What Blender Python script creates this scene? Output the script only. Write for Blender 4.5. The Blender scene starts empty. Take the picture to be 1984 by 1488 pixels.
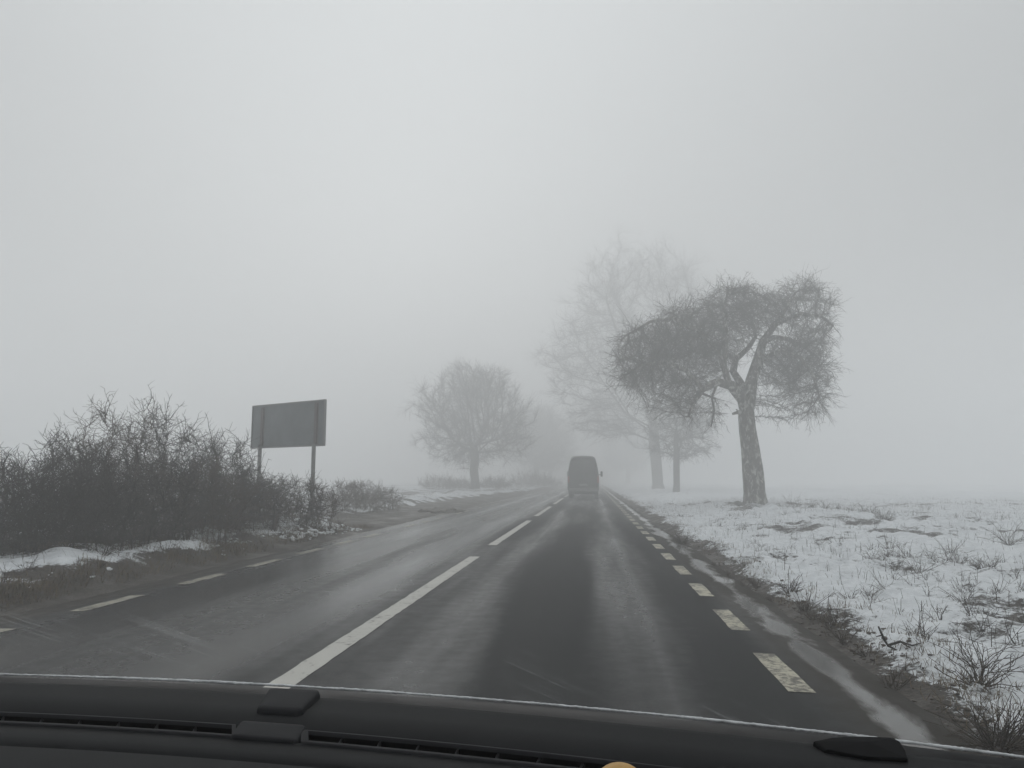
import bpy, math, random
import numpy as np
from mathutils import Vector, Matrix
R = math.radians
rng = np.random.default_rng(7)
random.seed(7)
SC = bpy.context.scene
COL = SC.collection

# ------------------------------------------------------------------ camera
F, W0, H0 = 1500.0, 1984, 1488            # focal length in pixels of the photograph
EYE = np.array([0.0, 0.0, 1.25])
PITCH = math.atan(184 / F)
YAW = math.atan(155 * math.cos(PITCH) / F)
cd = bpy.data.cameras.new('camera')
cam = bpy.data.objects.new('camera', cd)
COL.objects.link(cam)
cam.location = EYE
cam.rotation_euler = (R(90) + PITCH, 0, YAW)
cd.sensor_width = 36
cd.lens = 36 * F / W0
cd.clip_start = 0.02
cd.clip_end = 3000
SC.camera = cam
CM = np.array(cam.rotation_euler.to_matrix())

# ------------------------------------------------------------------ sky, sun, exposure
SUN_EL, SUN_AZ = 12, -14
GLOW = (.14, 7.0, .50, 1.36)
w = bpy.data.worlds.new('World')
SC.world = w
w.use_nodes = True
nt = w.node_tree
bg = nt.nodes['Background']
sky = nt.nodes.new('ShaderNodeTexSky')
sky.sky_type = 'NISHITA'
sky.sun_disc = False
sky.sun_elevation = R(SUN_EL)
sky.sun_rotation = R(SUN_AZ)
sky.air_density = 1.0
sky.dust_density = 9.0
hs = nt.nodes.new('ShaderNodeHueSaturation')
hs.inputs['Saturation'].default_value = 0.06
ov = nt.nodes.new('ShaderNodeMix')
ov.data_type = 'RGBA'
ov.inputs['Factor'].default_value = 0.985     # closed cloud deck over the clear sky
# the cloud deck is brightest, over a wide area, where the sun stands behind it
tcw = nt.nodes.new('ShaderNodeTexCoord')
dt = nt.nodes.new('ShaderNodeVectorMath')
dt.operation = 'DOT_PRODUCT'
dt.inputs[1].default_value = (math.sin(R(SUN_AZ)) * math.cos(R(SUN_EL)), math.cos(R(SUN_AZ)) * math.cos(R(SUN_EL)), math.sin(R(SUN_EL)))
nt.links.new(tcw.outputs['Generated'], dt.inputs[0])
def wm(op, a, b):
    m = nt.nodes.new('ShaderNodeMath')
    m.operation = op
    for i, x in enumerate((a, b)):
        if isinstance(x, (int, float)):
            m.inputs[i].default_value = x
        else:
            nt.links.new(x, m.inputs[i])
    return m.outputs[0]
sz = nt.nodes.new('ShaderNodeSeparateXYZ')
nt.links.new(tcw.outputs['Generated'], sz.inputs[0])
zen = wm('MAXIMUM', sz.outputs[2], 0.0)                    # overcast: dim at the horizon, bright overhead
lum = wm('ADD', wm('ADD', GLOW[0], wm('MULTIPLY', wm('MULTIPLY', zen, zen), GLOW[3])), wm('MULTIPLY', wm('POWER', wm('MAXIMUM', dt.outputs['Value'], 0.0), GLOW[1]), GLOW[2]))
vm = nt.nodes.new('ShaderNodeVectorMath')
vm.operation = 'SCALE'
vm.inputs[0].default_value = (4.82, 4.98, 5.10)
nt.links.new(lum, vm.inputs['Scale'])
nt.links.new(vm.outputs[0], ov.inputs['B'])
nt.links.new(sky.outputs['Color'], hs.inputs['Color'])
nt.links.new(hs.outputs['Color'], ov.inputs['A'])
nt.links.new(ov.outputs['Result'], bg.inputs['Color'])
bg.inputs['Strength'].default_value = 0.15
sl = bpy.data.lights.new('sun', 'SUN')
sl.energy = 1.2
sl.angle = R(60)
sl.color = (1, 0.97, 0.93)
sun = bpy.data.objects.new('sun', sl)
COL.objects.link(sun)
sun.rotation_euler = (R(90 - SUN_EL), 0, R(180 - SUN_AZ))
SC.view_settings.view_transform = 'Standard'
SC.view_settings.look = 'None'
SC.view_settings.exposure = 0.22
SC.view_settings.gamma = 1
SC.render.engine = 'CYCLES'
cy = SC.cycles
cy.use_denoising = True
cy.max_bounces = 12
cy.diffuse_bounces = 3
cy.glossy_bounces = 3
cy.transmission_bounces = 4
cy.transparent_max_bounces = 12
cy.volume_bounces = 10
cy.use_adaptive_sampling = True
cy.adaptive_threshold = 0.01
cy.sample_clamp_indirect = 6.0

# ------------------------------------------------------------------ helpers
def ray(px, py):
    d = CM @ np.array([(px - W0 / 2) / F, (H0 / 2 - py) / F, -1.0])
    return d

def on_plane(px, py, z=0.0):
    d = ray(px, py)
    t = (z - EYE[2]) / d[2]
    return EYE + d * t

def at_y(px, py, y):
    d = ray(px, py)
    return EYE + d * (y / d[1])

def sstep(a, b, x):
    t = np.clip((x - a) / (b - a), 0, 1)
    return t * t * (3 - 2 * t)

def vnoise(x, y, s, seed=0):
    """smooth value noise"""
    x = np.asarray(x, float) / s
    y = np.asarray(y, float) / s
    xi, yi = np.floor(x).astype(np.int64), np.floor(y).astype(np.int64)
    fx, fy = x - xi, y - yi
    fx, fy = fx * fx * (3 - 2 * fx), fy * fy * (3 - 2 * fy)
    def h(a, b):
        v = (a * 374761393 + b * 668265263 + seed * 974634777) & 0x7fffffff
        v = ((v ^ (v >> 13)) * 1274126177) & 0x7fffffff
        return ((v ^ (v >> 16)) & 0xffff) / 65535.0
    return (h(xi, yi) * (1 - fx) + h(xi + 1, yi) * fx) * (1 - fy) + (h(xi, yi + 1) * (1 - fx) + h(xi + 1, yi + 1) * fx) * fy

def fbm(x, y, s, n=4, seed=0):
    t, a, r = 0, 1, 0
    for i in range(n):
        r = r + a * (vnoise(x, y, s / 2 ** i, seed + i) - .5)
        t += a
        a *= .55
    return r / t * 2

def np_mesh(name, verts, faces, smooth=True):
    """faces: int array (n,3) or (n,4), or a list of those"""
    if not isinstance(faces, list):
        faces = [faces]
    me = bpy.data.meshes.new(name)
    verts = np.asarray(verts, np.float32)
    me.vertices.add(len(verts))
    me.vertices.foreach_set('co', verts.ravel())
    idx = np.concatenate([np.asarray(f, np.int32).ravel() for f in faces])
    cnt = np.concatenate([np.full(len(f), np.asarray(f).shape[1], np.int32) for f in faces])
    st = np.concatenate([[0], np.cumsum(cnt)[:-1]]).astype(np.int32)
    me.loops.add(len(idx))
    me.loops.foreach_set('vertex_index', idx)
    me.polygons.add(len(cnt))
    me.polygons.foreach_set('loop_start', st)
    me.polygons.foreach_set('loop_total', cnt)
    me.polygons.foreach_set('use_smooth', np.full(len(cnt), smooth))
    me.update(calc_edges=True)
    me.validate()
    return me

def link(name, me, mat, parent=None, loc=None):
    o = bpy.data.objects.new(name, me)
    COL.objects.link(o)
    if me is not None and mat is not None:
        me.materials.append(mat)
    if parent is not None:
        o.parent = parent
    if loc is not None:
        o.location = loc
    return o

def tag(o, label=None, cat=None, group=None, kind=None):
    for k, v in (('label', label), ('category', cat), ('group', group), ('kind', kind)):
        if v:
            o[k] = v
    return o

def thing(name, label, cat, loc=(0, 0, 0), group=None):
    return tag(link(name, None, None, None, loc), label, cat, group)

class MB:
    """collects pieces into one mesh"""
    def __init__(s):
        s.v, s.f, s.n = [], [], 0
    def add(s, v, f):
        v = np.asarray(v, float)
        s.v.append(v)
        for q in (f if isinstance(f, list) and len(f) and isinstance(f[0], np.ndarray) else [np.asarray(f)]):
            s.f.append(q + s.n)
        s.n += len(v)
        return s
    def tubes(s, P, Rr, sides=4, cap=False):
        """P (M,N,3) polylines, Rr (M,N) radii"""
        P = np.asarray(P, float)
        if P.ndim == 2:
            P = P[None]
        Rr = np.asarray(Rr, float)
        if Rr.ndim == 1:
            Rr = Rr[None]
        M, N = P.shape[:2]
        if M == 0:
            return s
        T = np.empty_like(P)
        T[:, 1:-1] = P[:, 2:] - P[:, :-2]
        T[:, 0] = P[:, 1] - P[:, 0]
        T[:, -1] = P[:, -1] - P[:, -2]
        T /= np.linalg.norm(T, axis=2, keepdims=True) + 1e-9
        mean = P[:, -1] - P[:, 0]
        ref = np.where((np.abs(mean[:, 2:3]) > .75 * np.linalg.norm(mean, axis=1, keepdims=True)), [[1., .1, 0]], [[0, .1, 1.]])[:, None, :]
        U = np.cross(T, np.broadcast_to(ref, T.shape))
        U /= np.linalg.norm(U, axis=2, keepdims=True) + 1e-9
        V = np.cross(T, U)
        a = np.arange(sides) / sides * 2 * np.pi
        ring = U[:, :, None] * np.cos(a)[None, None, :, None] + V[:, :, None] * np.sin(a)[None, None, :, None]
        X = P[:, :, None] + ring * Rr[:, :, None, None]
        vid = np.arange(M * N * sides).reshape(M, N, sides)
        nx = np.roll(vid, -1, axis=2)
        q = np.stack([vid[:, :-1], nx[:, :-1], nx[:, 1:], vid[:, 1:]], -1).reshape(-1, 4)
        s.add(X.reshape(-1, 3), q)
        return s
    def box(s, lo, hi):
        x0, y0, z0 = lo
        x1, y1, z1 = hi
        v = [(x0, y0, z0), (x1, y0, z0), (x1, y1, z0), (x0, y1, z0), (x0, y0, z1), (x1, y0, z1), (x1, y1, z1), (x0, y1, z1)]
        f = np.array([(0, 3, 2, 1), (4, 5, 6, 7), (0, 1, 5, 4), (1, 2, 6, 5), (2, 3, 7, 6), (3, 0, 4, 7)])
        return s.add(v, f)
    def mesh(s, name, smooth=True):
        faces = {}
        for f in s.f:
            if len(f):
                faces.setdefault(f.shape[1], []).append(f)
        return np_mesh(name, np.concatenate(s.v), [np.concatenate(x) for x in faces.values()], smooth)

def bevel(o, wdt, seg=2):
    m = o.modifiers.new('bevel', 'BEVEL')
    m.width = wdt
    m.segments = seg
    m.limit_method = 'ANGLE'
    m.angle_limit = R(40)
    return o

# ------------------------------------------------------------------ materials
def mat(name):
    m = bpy.data.materials.new(name)
    m.use_nodes = True
    n = m.node_tree.nodes
    return m, m.node_tree, n['Principled BSDF']

def N(t, kind, **kw):
    n = t.nodes.new(kind)
    for k, v in kw.items():
        if k in n.inputs:
            n.inputs[k].default_value = v
        else:
            setattr(n, k, v)
    return n

def noise(t, scale, detail=4, rough=.55, vec=None, dist=0.0):
    n = N(t, 'ShaderNodeTexNoise', Scale=scale, Detail=detail, Roughness=rough, Distortion=dist)
    if vec is not None:
        t.links.new(vec, n.inputs['Vector'])
    return n

def ramp(t, src, stops):
    r = t.nodes.new('ShaderNodeValToRGB')
    e = r.color_ramp.elements
    while len(e) < len(stops):
        e.new(.5)
    for el, (p, c) in zip(e, stops):
        el.position = p
        el.color = c if len(c) == 4 else (*c, 1)
    t.links.new(src, r.inputs['Fac'])
    return r

def mathn(t, op, a, b=None, clamp=False):
    m = t.nodes.new('ShaderNodeMath')
    m.operation = op
    m.use_clamp = clamp
    for i, x in enumerate((a, b)):
        if x is None:
            continue
        if isinstance(x, (int, float)):
            m.inputs[i].default_value = x
        else:
            t.links.new(x, m.inputs[i])
    return m.outputs[0]

def mixc(t, fac, a, b):
    m = t.nodes.new('ShaderNodeMix')
    m.data_type = 'RGBA'
    for k, x in (('Factor', fac), ('A', a), ('B', b)):
        if isinstance(x, (int, float)):
            m.inputs[k].default_value = x
        elif isinstance(x, tuple):
            m.inputs[k].default_value = (*x, 1)
        else:
            t.links.new(x, m.inputs[k])
    return m.outputs['Result']

def mapping(t, coord='Object', scale=(1, 1, 1), loc=(0, 0, 0)):
    c = t.nodes.new('ShaderNodeTexCoord')
    m = t.nodes.new('ShaderNodeMapping')
    m.inputs['Scale'].default_value = scale
    m.inputs['Location'].default_value = loc
    t.links.new(c.outputs[coord], m.inputs['Vector'])
    return m.outputs[0]

def bump(t, src, strength, dist, bsdf):
    b = N(t, 'ShaderNodeBump', Strength=strength, Distance=dist)
    t.links.new(src, b.inputs['Height'])
    t.links.new(b.outputs[0], bsdf.inputs['Normal'])
    return b

def simple(name, col, rough=.6, var=.25, scale=8, spec=.3, bmp=0.0, metallic=0.0):
    m, t, b = mat(name)
    v = mapping(t)
    n = noise(t, scale, 5, .6, v)
    c = ramp(t, n.outputs['Fac'], [(.3, tuple(x * (1 - var) for x in col)), (.7, tuple(x * (1 + var) for x in col))])
    t.links.new(c.outputs[0], b.inputs['Base Color'])
    b.inputs['Roughness'].default_value = rough
    b.inputs['Specular IOR Level'].default_value = spec
    b.inputs['Metallic'].default_value = metallic
    if bmp:
        bump(t, n.outputs['Fac'], bmp, .02, b)
    return m

M = {}
M['twig'] = simple('twig_bark', (.050, .043, .036), .8, .3, 3, .2)
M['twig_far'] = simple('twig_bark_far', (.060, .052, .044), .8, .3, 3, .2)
M['shrub'] = simple('shrub_bark', (.040, .035, .030), .8, .4, 2, .2)
M['shrub_warm'] = simple('shrub_warm_bark', (.078, .060, .046), .8, .4, 2, .2)
M['shrub_brown'] = simple('shrub_brown_bark', (.075, .055, .038), .8, .35, 2, .2)
M['weed'] = simple('dry_weed', (.055, .043, .032), .85, .4, 6, .15)
M['grass'] = simple('dead_grass', (.125, .098, .064), .85, .45, 1.5, .15)

def bark_material():
    m, t, b = mat('lichen_bark')
    v = mapping(t, scale=(1, 1, .45))
    n1 = noise(t, 9, 6, .65, v)
    n2 = noise(t, 7.0, 5, .65, v, .4)
    c = ramp(t, n1.outputs['Fac'], [(.3, (.05, .045, .04)), (.7, (.15, .135, .115))])
    k = ramp(t, n2.outputs['Fac'], [(.50, (0, 0, 0)), (.60, (1, 1, 1))])
    cc = mixc(t, mathn(t, 'MULTIPLY', k.outputs[0], .75), c.outputs[0], (.50, .50, .46))
    t.links.new(cc, b.inputs['Base Color'])
    b.inputs['Roughness'].default_value = .85
    bump(t, n1.outputs['Fac'], .9, .05, b)
    return m
M['bark'] = bark_material()
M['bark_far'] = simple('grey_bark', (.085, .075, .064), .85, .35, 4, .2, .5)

# ------------------------------------------------------------------ terrain
RX0, RX1 = -5.35, 1.78          # asphalt edges
CX, LX, EX = -1.85, -4.85, 1.205   # centre line, left and right edge lines

def height(x, y):
    x = np.asarray(x, float)
    y = np.asarray(y, float)
    pull = sstep(18, 24, y) * (1 - sstep(52, 75, y))          # muddy pull-in beyond the sign
    lb0 = -5.5 - 2.65 * pull
    z = np.full(np.broadcast(x, y).shape, -.03)
    left = sstep(lb0, lb0 - .9, x)
    z = z + left * (.28 + .16 * fbm(x, y, 1.6, 3, 3) + .10 * fbm(x, y, .45, 3, 9))
    mudl = sstep(RX0 + .12, RX0 - .2, x + .12 * fbm(x, y, .8, 3, 25)) * (1 - left)
    z = z + mudl * (.045 + .05 * fbm(x, y, .7, 3, 21))
    right = sstep(RX1 - .16, RX1 + .42, x + .10 * fbm(x, y, .6, 3, 23))
    z = z + right * (.08 + .12 * fbm(x, y, .32, 4, 5))
    field = sstep(2.0, 6.5, x)
    z = z + field * (.12 + .20 * fbm(x, y, 3.5, 4, 11) + .09 * fbm(x, y, .7, 3, 15))
    far = sstep(8, 60, np.abs(x + 2))
    z = z + far * .5 * fbm(x, y, 40, 3, 31)
    return z

def snowiness(x, y):
    """0 = earth and litter, 1 = snow, as it lies on the ground"""
    pull = sstep(18, 24, y) * (1 - sstep(52, 75, y))
    lb0 = -5.85 - 2.3 * pull
    left = sstep(lb0 + .15, lb0 - .45, x + .25 * fbm(x, y, .9, 3, 51))
    under = np.exp(-((x + 8.3) / 1.0) ** 2) * sstep(8.0, 10, y) * (1 - sstep(18.5, 20, y))
    left = left * (1 - .8 * under) * (.68 + .95 * fbm(x, y, .7, 4, 41))
    left = left + .12 * pull * sstep(.15, .5, fbm(x, y, 2.5, 3, 43)) * (x < RX0)
    right = sstep(1.70, 2.42, x + .30 * fbm(x, y, .9, 3, 45)) * (.84 + .45 * fbm(x, y, .6, 3, 53))
    tuft = sstep(.12, .55, fbm(x, y, 1.7, 4, 47)) * sstep(40, 8, y * .4 + np.abs(x)) * sstep(2.6, 4.5, x)
    strip = np.exp(-((y - 32.5 - .1 * x) / 1.2) ** 2) * sstep(4, 6, x) * .55
    right = right * (1 - .58 * tuft) * (1 - strip * sstep(-.3, .3, fbm(x, y, 1.2, 3, 49)))
    return np.where(x < -2, left, right)

def axis(pts):
    out = []
    for a, b, st in pts:
        out.append(np.arange(a, b, st))
    return np.concatenate(out + [[pts[-1][1]]])
gx = axis([(-340, -60, 14), (-60, -20, 2), (-20, -12, .4), (-12, -5.1, .10), (-5.1, 1.6, .6), (1.6, 4.5, .07), (4.5, 10, .16), (10, 22, .4), (22, 60, 2), (60, 340, 14)])
gy = axis([(-30, 2, 2), (2, 14, .10), (14, 26, .18), (26, 45, .35), (45, 90, 1.2), (90, 380, 8)])
GX, GY = np.meshgrid(gx, gy, indexing='ij')
GZ = height(GX, GY)
vid = np.arange(GX.size).reshape(GX.shape)
q = np.stack([vid[:-1, :-1], vid[1:, :-1], vid[1:, 1:], vid[:-1, 1:]], -1).reshape(-1, 4)
gm = np_mesh('ground', np.stack([GX, GY, GZ], -1).reshape(-1, 3), q)
at_ = gm.attributes.new('snow', 'FLOAT', 'POINT')
at_.data.foreach_set('value', np.clip(snowiness(GX, GY), 0, 1).astype(np.float32).ravel())

def ground_material():
    m, t, b = mat('snow_and_earth')
    a = N(t, 'ShaderNodeAttribute', attribute_name='snow')
    v = mapping(t)
    n1 = noise(t, 5.5, 6, .7, v)
    n2 = noise(t, 28, 4, .65, v)
    n3 = noise(t, 1.4, 4, .6, v)
    s = mathn(t, 'ADD', a.outputs['Fac'], mathn(t, 'MULTIPLY', mathn(t, 'SUBTRACT', n1.outputs['Fac'], .5), 1.1))
    s = mathn(t, 'ADD', s, mathn(t, 'MULTIPLY', mathn(t, 'SUBTRACT', n2.outputs['Fac'], .5), .8))
    k = ramp(t, s, [(.44, (0, 0, 0)), (.60, (1, 1, 1))])
    earth = ramp(t, n2.outputs['Fac'], [(.3, (.018, .0145, .011)), (.5, (.043, .034, .026)), (.72, (.095, .078, .06))])
    earth2 = mixc(t, mathn(t, 'MULTIPLY', n3.outputs['Fac'], .55), earth.outputs[0], (.030, .027, .023))
    sn = ramp(t, n1.outputs['Fac'], [(.3, (.52, .54, .555)), (.6, (.71, .73, .75))])
    c = mixc(t, k.outputs[0], earth2, sn.outputs[0])
    t.links.new(c, b.inputs['Base Color'])
    r = ramp(t, n3.outputs['Fac'], [(.35, (.35, .35, .35)), (.6, (.8, .8, .8))])
    rr = mixc(t, k.outputs[0], r.outputs[0], (.75, .75, .75))
    t.links.new(rr, b.inputs['Roughness'])
    b.inputs['Specular IOR Level'].default_value = .3
    hh = mathn(t, 'ADD', mathn(t, 'MULTIPLY', n1.outputs['Fac'], .6), mathn(t, 'MULTIPLY', n2.outputs['Fac'], .5))
    hh = mathn(t, 'ADD', hh, mathn(t, 'MULTIPLY', k.outputs[0], .35))
    bump(t, hh, .7, .06, b)
    return m
M['ground'] = ground_material()
ground = tag(link('ground', gm, M['ground']), kind='structure')

# ------------------------------------------------------------------ road
def road_material():
    m, t, b = mat('wet_asphalt')
    v = mapping(t)
    lng = mapping(t, scale=(1.0, .045, 1))          # smeared along the driving direction
    lng2 = mapping(t, scale=(1.0, .07, 1), loc=(3, 1, 0))
    fine = noise(t, 75, 6, .8, v)
    mid = noise(t, 6, 5, .65, v)
    st = noise(t, 1.5, 5, .6, lng, .3)
    st2 = noise(t, .9, 4, .55, lng2, .12)
    x = N(t, 'ShaderNodeSeparateXYZ')
    t.links.new(v, x.inputs[0])
    # two worn wheel paths in each lane: smoother and wetter
    ph = mathn(t, 'ABSOLUTE', mathn(t, 'SUBTRACT', x.outputs[0], -.33))
    ph1 = mathn(t, 'ABSOLUTE', mathn(t, 'SUBTRACT', ph, .78))
    ph2 = mathn(t, 'ABSOLUTE', mathn(t, 'SUBTRACT', mathn(t, 'ABSOLUTE', mathn(t, 'SUBTRACT', x.outputs[0], -3.4)), .78))
    pt = mathn(t, 'SUBTRACT', 1.0, mathn(t, 'DIVIDE', mathn(t, 'MINIMUM', ph1, ph2), .48), True)
    c = ramp(t, fine.outputs['Fac'], [(.36, (.006, .0065, .0068)), (.52, (.022, .0232, .024)), (.66, (.060, .062, .063))])
    c1 = mixc(t, mathn(t, 'MULTIPLY', mid.outputs['Fac'], .5), c.outputs[0], (.030, .030, .030))
    k = ramp(t, st.outputs['Fac'], [(.35, (0, 0, 0)), (.65, (1, 1, 1))])
    c2 = mixc(t, mathn(t, 'MULTIPLY', k.outputs[0], .45), c1, (.034, .034, .0335))
    # brown dirt towards both edges
    de = mathn(t, 'MAXIMUM', mathn(t, 'SUBTRACT', x.outputs[0], EX + .02), mathn(t, 'SUBTRACT', LX - .06, x.outputs[0]))
    dk = mathn(t, 'MULTIPLY', mathn(t, 'ADD', mathn(t, 'MULTIPLY', de, 2.6), mathn(t, 'SUBTRACT', mid.outputs['Fac'], .45)), 1.5, True)
    c3 = mixc(t, dk, c2, (.036, .032, .027))
    t.links.new(c3, b.inputs['Base Color'])
    ra = mathn(t, 'ADD', mathn(t, 'MULTIPLY', st2.outputs['Fac'], .56), mathn(t, 'ADD', mathn(t, 'MULTIPLY', mid.outputs['Fac'], .10), .15))
    rb = mathn(t, 'SUBTRACT', ra, mathn(t, 'MULTIPLY', pt, .13))
    # the far lane holds more water than ours
    lane = mathn(t, 'MULTIPLY', mathn(t, 'SUBTRACT', CX, x.outputs[0]), 1.5, True)
    rb = mathn(t, 'ADD', mathn(t, 'SUBTRACT', rb, mathn(t, 'MULTIPLY', lane, .13)), .11)
    r = ramp(t, rb, [(.30, (.05, .05, .05)), (.44, (.24, .24, .24)), (.58, (.65, .65, .65))])
    t.links.new(r.outputs[0], b.inputs['Roughness'])
    sp_ = ramp(t, rb, [(.30, (.17, .17, .17)), (.46, (.09, .09, .09)), (.60, (.035, .035, .035))])
    spec_out = sp_.outputs[0]
    # standing water along the right edge line
    pn = noise(t, 1.1, 5, .6, mapping(t, scale=(1.6, .55, 1), loc=(2, 3.3, 0)), .4)
    pd = mathn(t, 'DIVIDE', mathn(t, 'ABSOLUTE', mathn(t, 'SUBTRACT', x.outputs[0], 1.56)), .19)
    pw = mathn(t, 'SUBTRACT', mathn(t, 'ADD', .62, mathn(t, 'MULTIPLY', mathn(t, 'SUBTRACT', pn.outputs['Fac'], .5), 4.2)), pd)
    pk = mathn(t, 'MULTIPLY', pw, 2.0, True)
    t.links.new(mixc(t, pk, c3, (.055, .052, .047)), b.inputs['Base Color'])
    t.links.new(mixc(t, pk, r.outputs[0], (.06, .06, .06)), b.inputs['Roughness'])
    t.links.new(mixc(t, pk, spec_out, (.55, .55, .55)), b.inputs['Specular IOR Level'])
    hh = mathn(t, 'ADD', mathn(t, 'MULTIPLY', fine.outputs['Fac'], 1.0), mathn(t, 'MULTIPLY', mid.outputs['Fac'], .15))
    hh = mathn(t, 'MULTIPLY', hh, mathn(t, 'SUBTRACT', 1.0, pk))
    bump(t, hh, .30, .006, b)
    return m
M['road'] = road_material()
ys = axis([(-20, 2, 2), (2, 40, .25), (40, 120, 1), (120, 380, 10)])
nX = 61
rows = []
for y in ys:
    l = RX0 + .10 * float(fbm(y, 0, 1.5, 3, 61))
    r = RX1 + .08 * float(fbm(y, 5, 1.2, 3, 63))
    xs = np.linspace(l, r, nX)
    camber = .035 * (1 - ((xs - CX) / 3.6) ** 2)
    rut = -.006 * (np.exp(-((np.abs(xs + .33) - .78) / .28) ** 2) + np.exp(-((np.abs(xs + 3.4) - .78) / .28) ** 2))
    rows.append(np.stack([xs, np.full(nX, y), camber + rut], -1))
rows = np.array(rows)
def road_z(x):
    return .035 * (1 - ((x - CX) / 3.6) ** 2) - .006 * (np.exp(-((np.abs(x + .33) - .78) / .28) ** 2) + np.exp(-((np.abs(x + 3.4) - .78) / .28) ** 2))
vid = np.arange(rows.shape[0] * nX).reshape(rows.shape[0], nX)
q = np.stack([vid[:-1, :-1], vid[:-1, 1:], vid[1:, 1:], vid[1:, :-1]], -1).reshape(-1, 4)
road = tag(link('road', np_mesh('road', rows.reshape(-1, 3), q), M['road']), kind='structure')

def paint_material(name, col, wear):
    m, t, b = mat(name)
    v = mapping(t)
    n1 = noise(t, 22, 5, .7, v)
    n2 = noise(t, 4.5, 4, .6, v)
    s = mathn(t, 'ADD', mathn(t, 'MULTIPLY', n1.outputs['Fac'], .6), mathn(t, 'MULTIPLY', n2.outputs['Fac'], .4))
    k = ramp(t, s, [(wear - .05, (0, 0, 0)), (wear + .05, (1, 1, 1))])
    d = mixc(t, n2.outputs['Fac'], tuple(x * .8 for x in col), col)
    t.links.new(mixc(t, k.outputs[0], (.080, .073, .058), d), b.inputs['Base Color'])
    b.inputs['Roughness'].default_value = .5
    b.inputs['Specular IOR Level'].default_value = .3
    return m
M['line'] = paint_material('white_line_paint', (.46, .45, .41), .41)
M['line_worn'] = paint_material('worn_line_paint', (.47, .44, .335), .48)
M['line_dirty'] = paint_material('dirty_line_paint', (.33, .31, .25), .47)

def dashes(name, x, wid, spans, m, jag=.01):
    mb = MB()
    for a, b in spans:
        n = max(4, int((b - a) / .12))
        yy = np.linspace(a, b, n)
        xl = x - wid / 2 + rng.normal(0, jag, n)
        xr = x + wid / 2 + rng.normal(0, jag, n)
        cols = [xl, np.full(n, x), xr]
        v = np.stack([np.stack([c, yy + (rng.normal(0, jag, n) if 0 else 0), road_z(c) + .004], -1) for c in cols], 1)
        i = np.arange(n * 3).reshape(n, 3)
        mb.add(v.reshape(-1, 3), np.stack([i[:-1, :-1], i[:-1, 1:], i[1:, 1:], i[1:, :-1]], -1).reshape(-1, 4))
    return link(name, mb.mesh(name), m, road)
dashes('centre_line', CX, .165, [(2.0, 12.3), (14.45, 23.0), (25.8, 34.7), (38, 50), (53, 62), (65, 74), (77, 86), (89, 98)], M['line'], .004)
dashes('edge_line', EX, .155, [(4.86 + 1.88 * k, 4.86 + 1.88 * k + 1.02) for k in range(-1, 45)], M['line_worn'], .003)
dashes('edge_line', LX, .15, [(7.04 + 1.88 * k, 7.04 + 1.88 * k + 1.02) for k in range(-2, 40) if k in (-1, 0, 1, 2, 3, 4, 5, 7, 8, 9, 11, 12) or k > 13], M['line_dirty'], .008)

# ------------------------------------------------------------------ branching growth
def colonize(seeds, attract, step, kill, infl, iters=70, bias=(0, 0, 0), jit=.15, g=None):
    """space colonisation. seeds: list of (points, parent_hint or None). Returns positions, parents."""
    g = g or rng
    pos, par = [], []
    for pts in seeds:
        pts = np.asarray(pts, float)
        # attach to nearest existing node
        if pos:
            d = np.linalg.norm(np.array(pos) - pts[0], axis=1)
            p = int(d.argmin())
            start = 1 if d.min() < .02 else 0
        else:
            p, start = -1, 0
        prev = p
        for i in range(start, len(pts)):
            a = pos[prev] if prev >= 0 and i > 0 else pts[i]
            seg = np.linalg.norm(pts[i] - a)
            k = max(1, int(seg / step))
            for j in range(1, k + 1):
                pos.append(a + (pts[i] - a) * j / k)
                par.append(prev)
                prev = len(pos) - 1
    pos = np.array(pos)
    par = list(par)
    A = np.asarray(attract, float)
    near = np.zeros(len(A), int)
    dist = np.full(len(A), 1e9)
    def upd(new, off):
        for c in range(0, len(new), 400):
            d = np.linalg.norm(A[:, None] - new[None, c:c + 400], axis=2)
            j = d.argmin(1)
            dm = d[np.arange(len(A)), j]
            k = dm < dist
            near[k] = off + c + j[k]
            dist[k] = dm[k]
    upd(pos, 0)
    bias = np.asarray(bias, float)
    for it in range(iters):
        alive = dist >= kill
        A, near, dist = A[alive], near[alive], dist[alive]
        act = dist < infl
        if not act.any():
            break
        idx = near[act]
        d = A[act] - pos[idx]
        d /= np.linalg.norm(d, axis=1, keepdims=True) + 1e-9
        u, inv = np.unique(idx, return_inverse=True)
        s = np.zeros((len(u), 3))
        np.add.at(s, inv, d)
        s /= np.linalg.norm(s, axis=1, keepdims=True) + 1e-9
        s += bias + g.normal(0, jit, s.shape)
        s /= np.linalg.norm(s, axis=1, keepdims=True) + 1e-9
        new = pos[u] + s * step
        off = len(pos)
        pos = np.concatenate([pos, new])
        par += list(u)
        upd(new, off)
    return pos, np.array(par)

def radii(pos, par, tip, power=2.2):
    n = len(pos)
    acc = np.zeros(n)
    r = np.zeros(n)
    kids = np.bincount(par[par >= 0], minlength=n)
    # children always come after parents
    for i in range(n - 1, -1, -1):
        if acc[i] == 0:
            acc[i] = tip ** power
        r[i] = acc[i] ** (1 / power)
        if par[i] >= 0:
            acc[par[i]] += acc[i]
    return r

def chains(pos, par, r):
    n = len(pos)
    best = np.full(n, -1)
    for i in range(n):
        p = par[i]
        if p >= 0 and (best[p] < 0 or r[i] > r[best[p]]):
            best[p] = i
    used = np.zeros(n, bool)
    out = []
    for i in range(n):
        if par[i] < 0 or best[par[i]] != i:
            c = [par[i]] if par[i] >= 0 else []
            j = i
            while j >= 0:
                c.append(j)
                j = best[j]
            if len(c) > 1:
                out.append(c)
    return out

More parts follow.
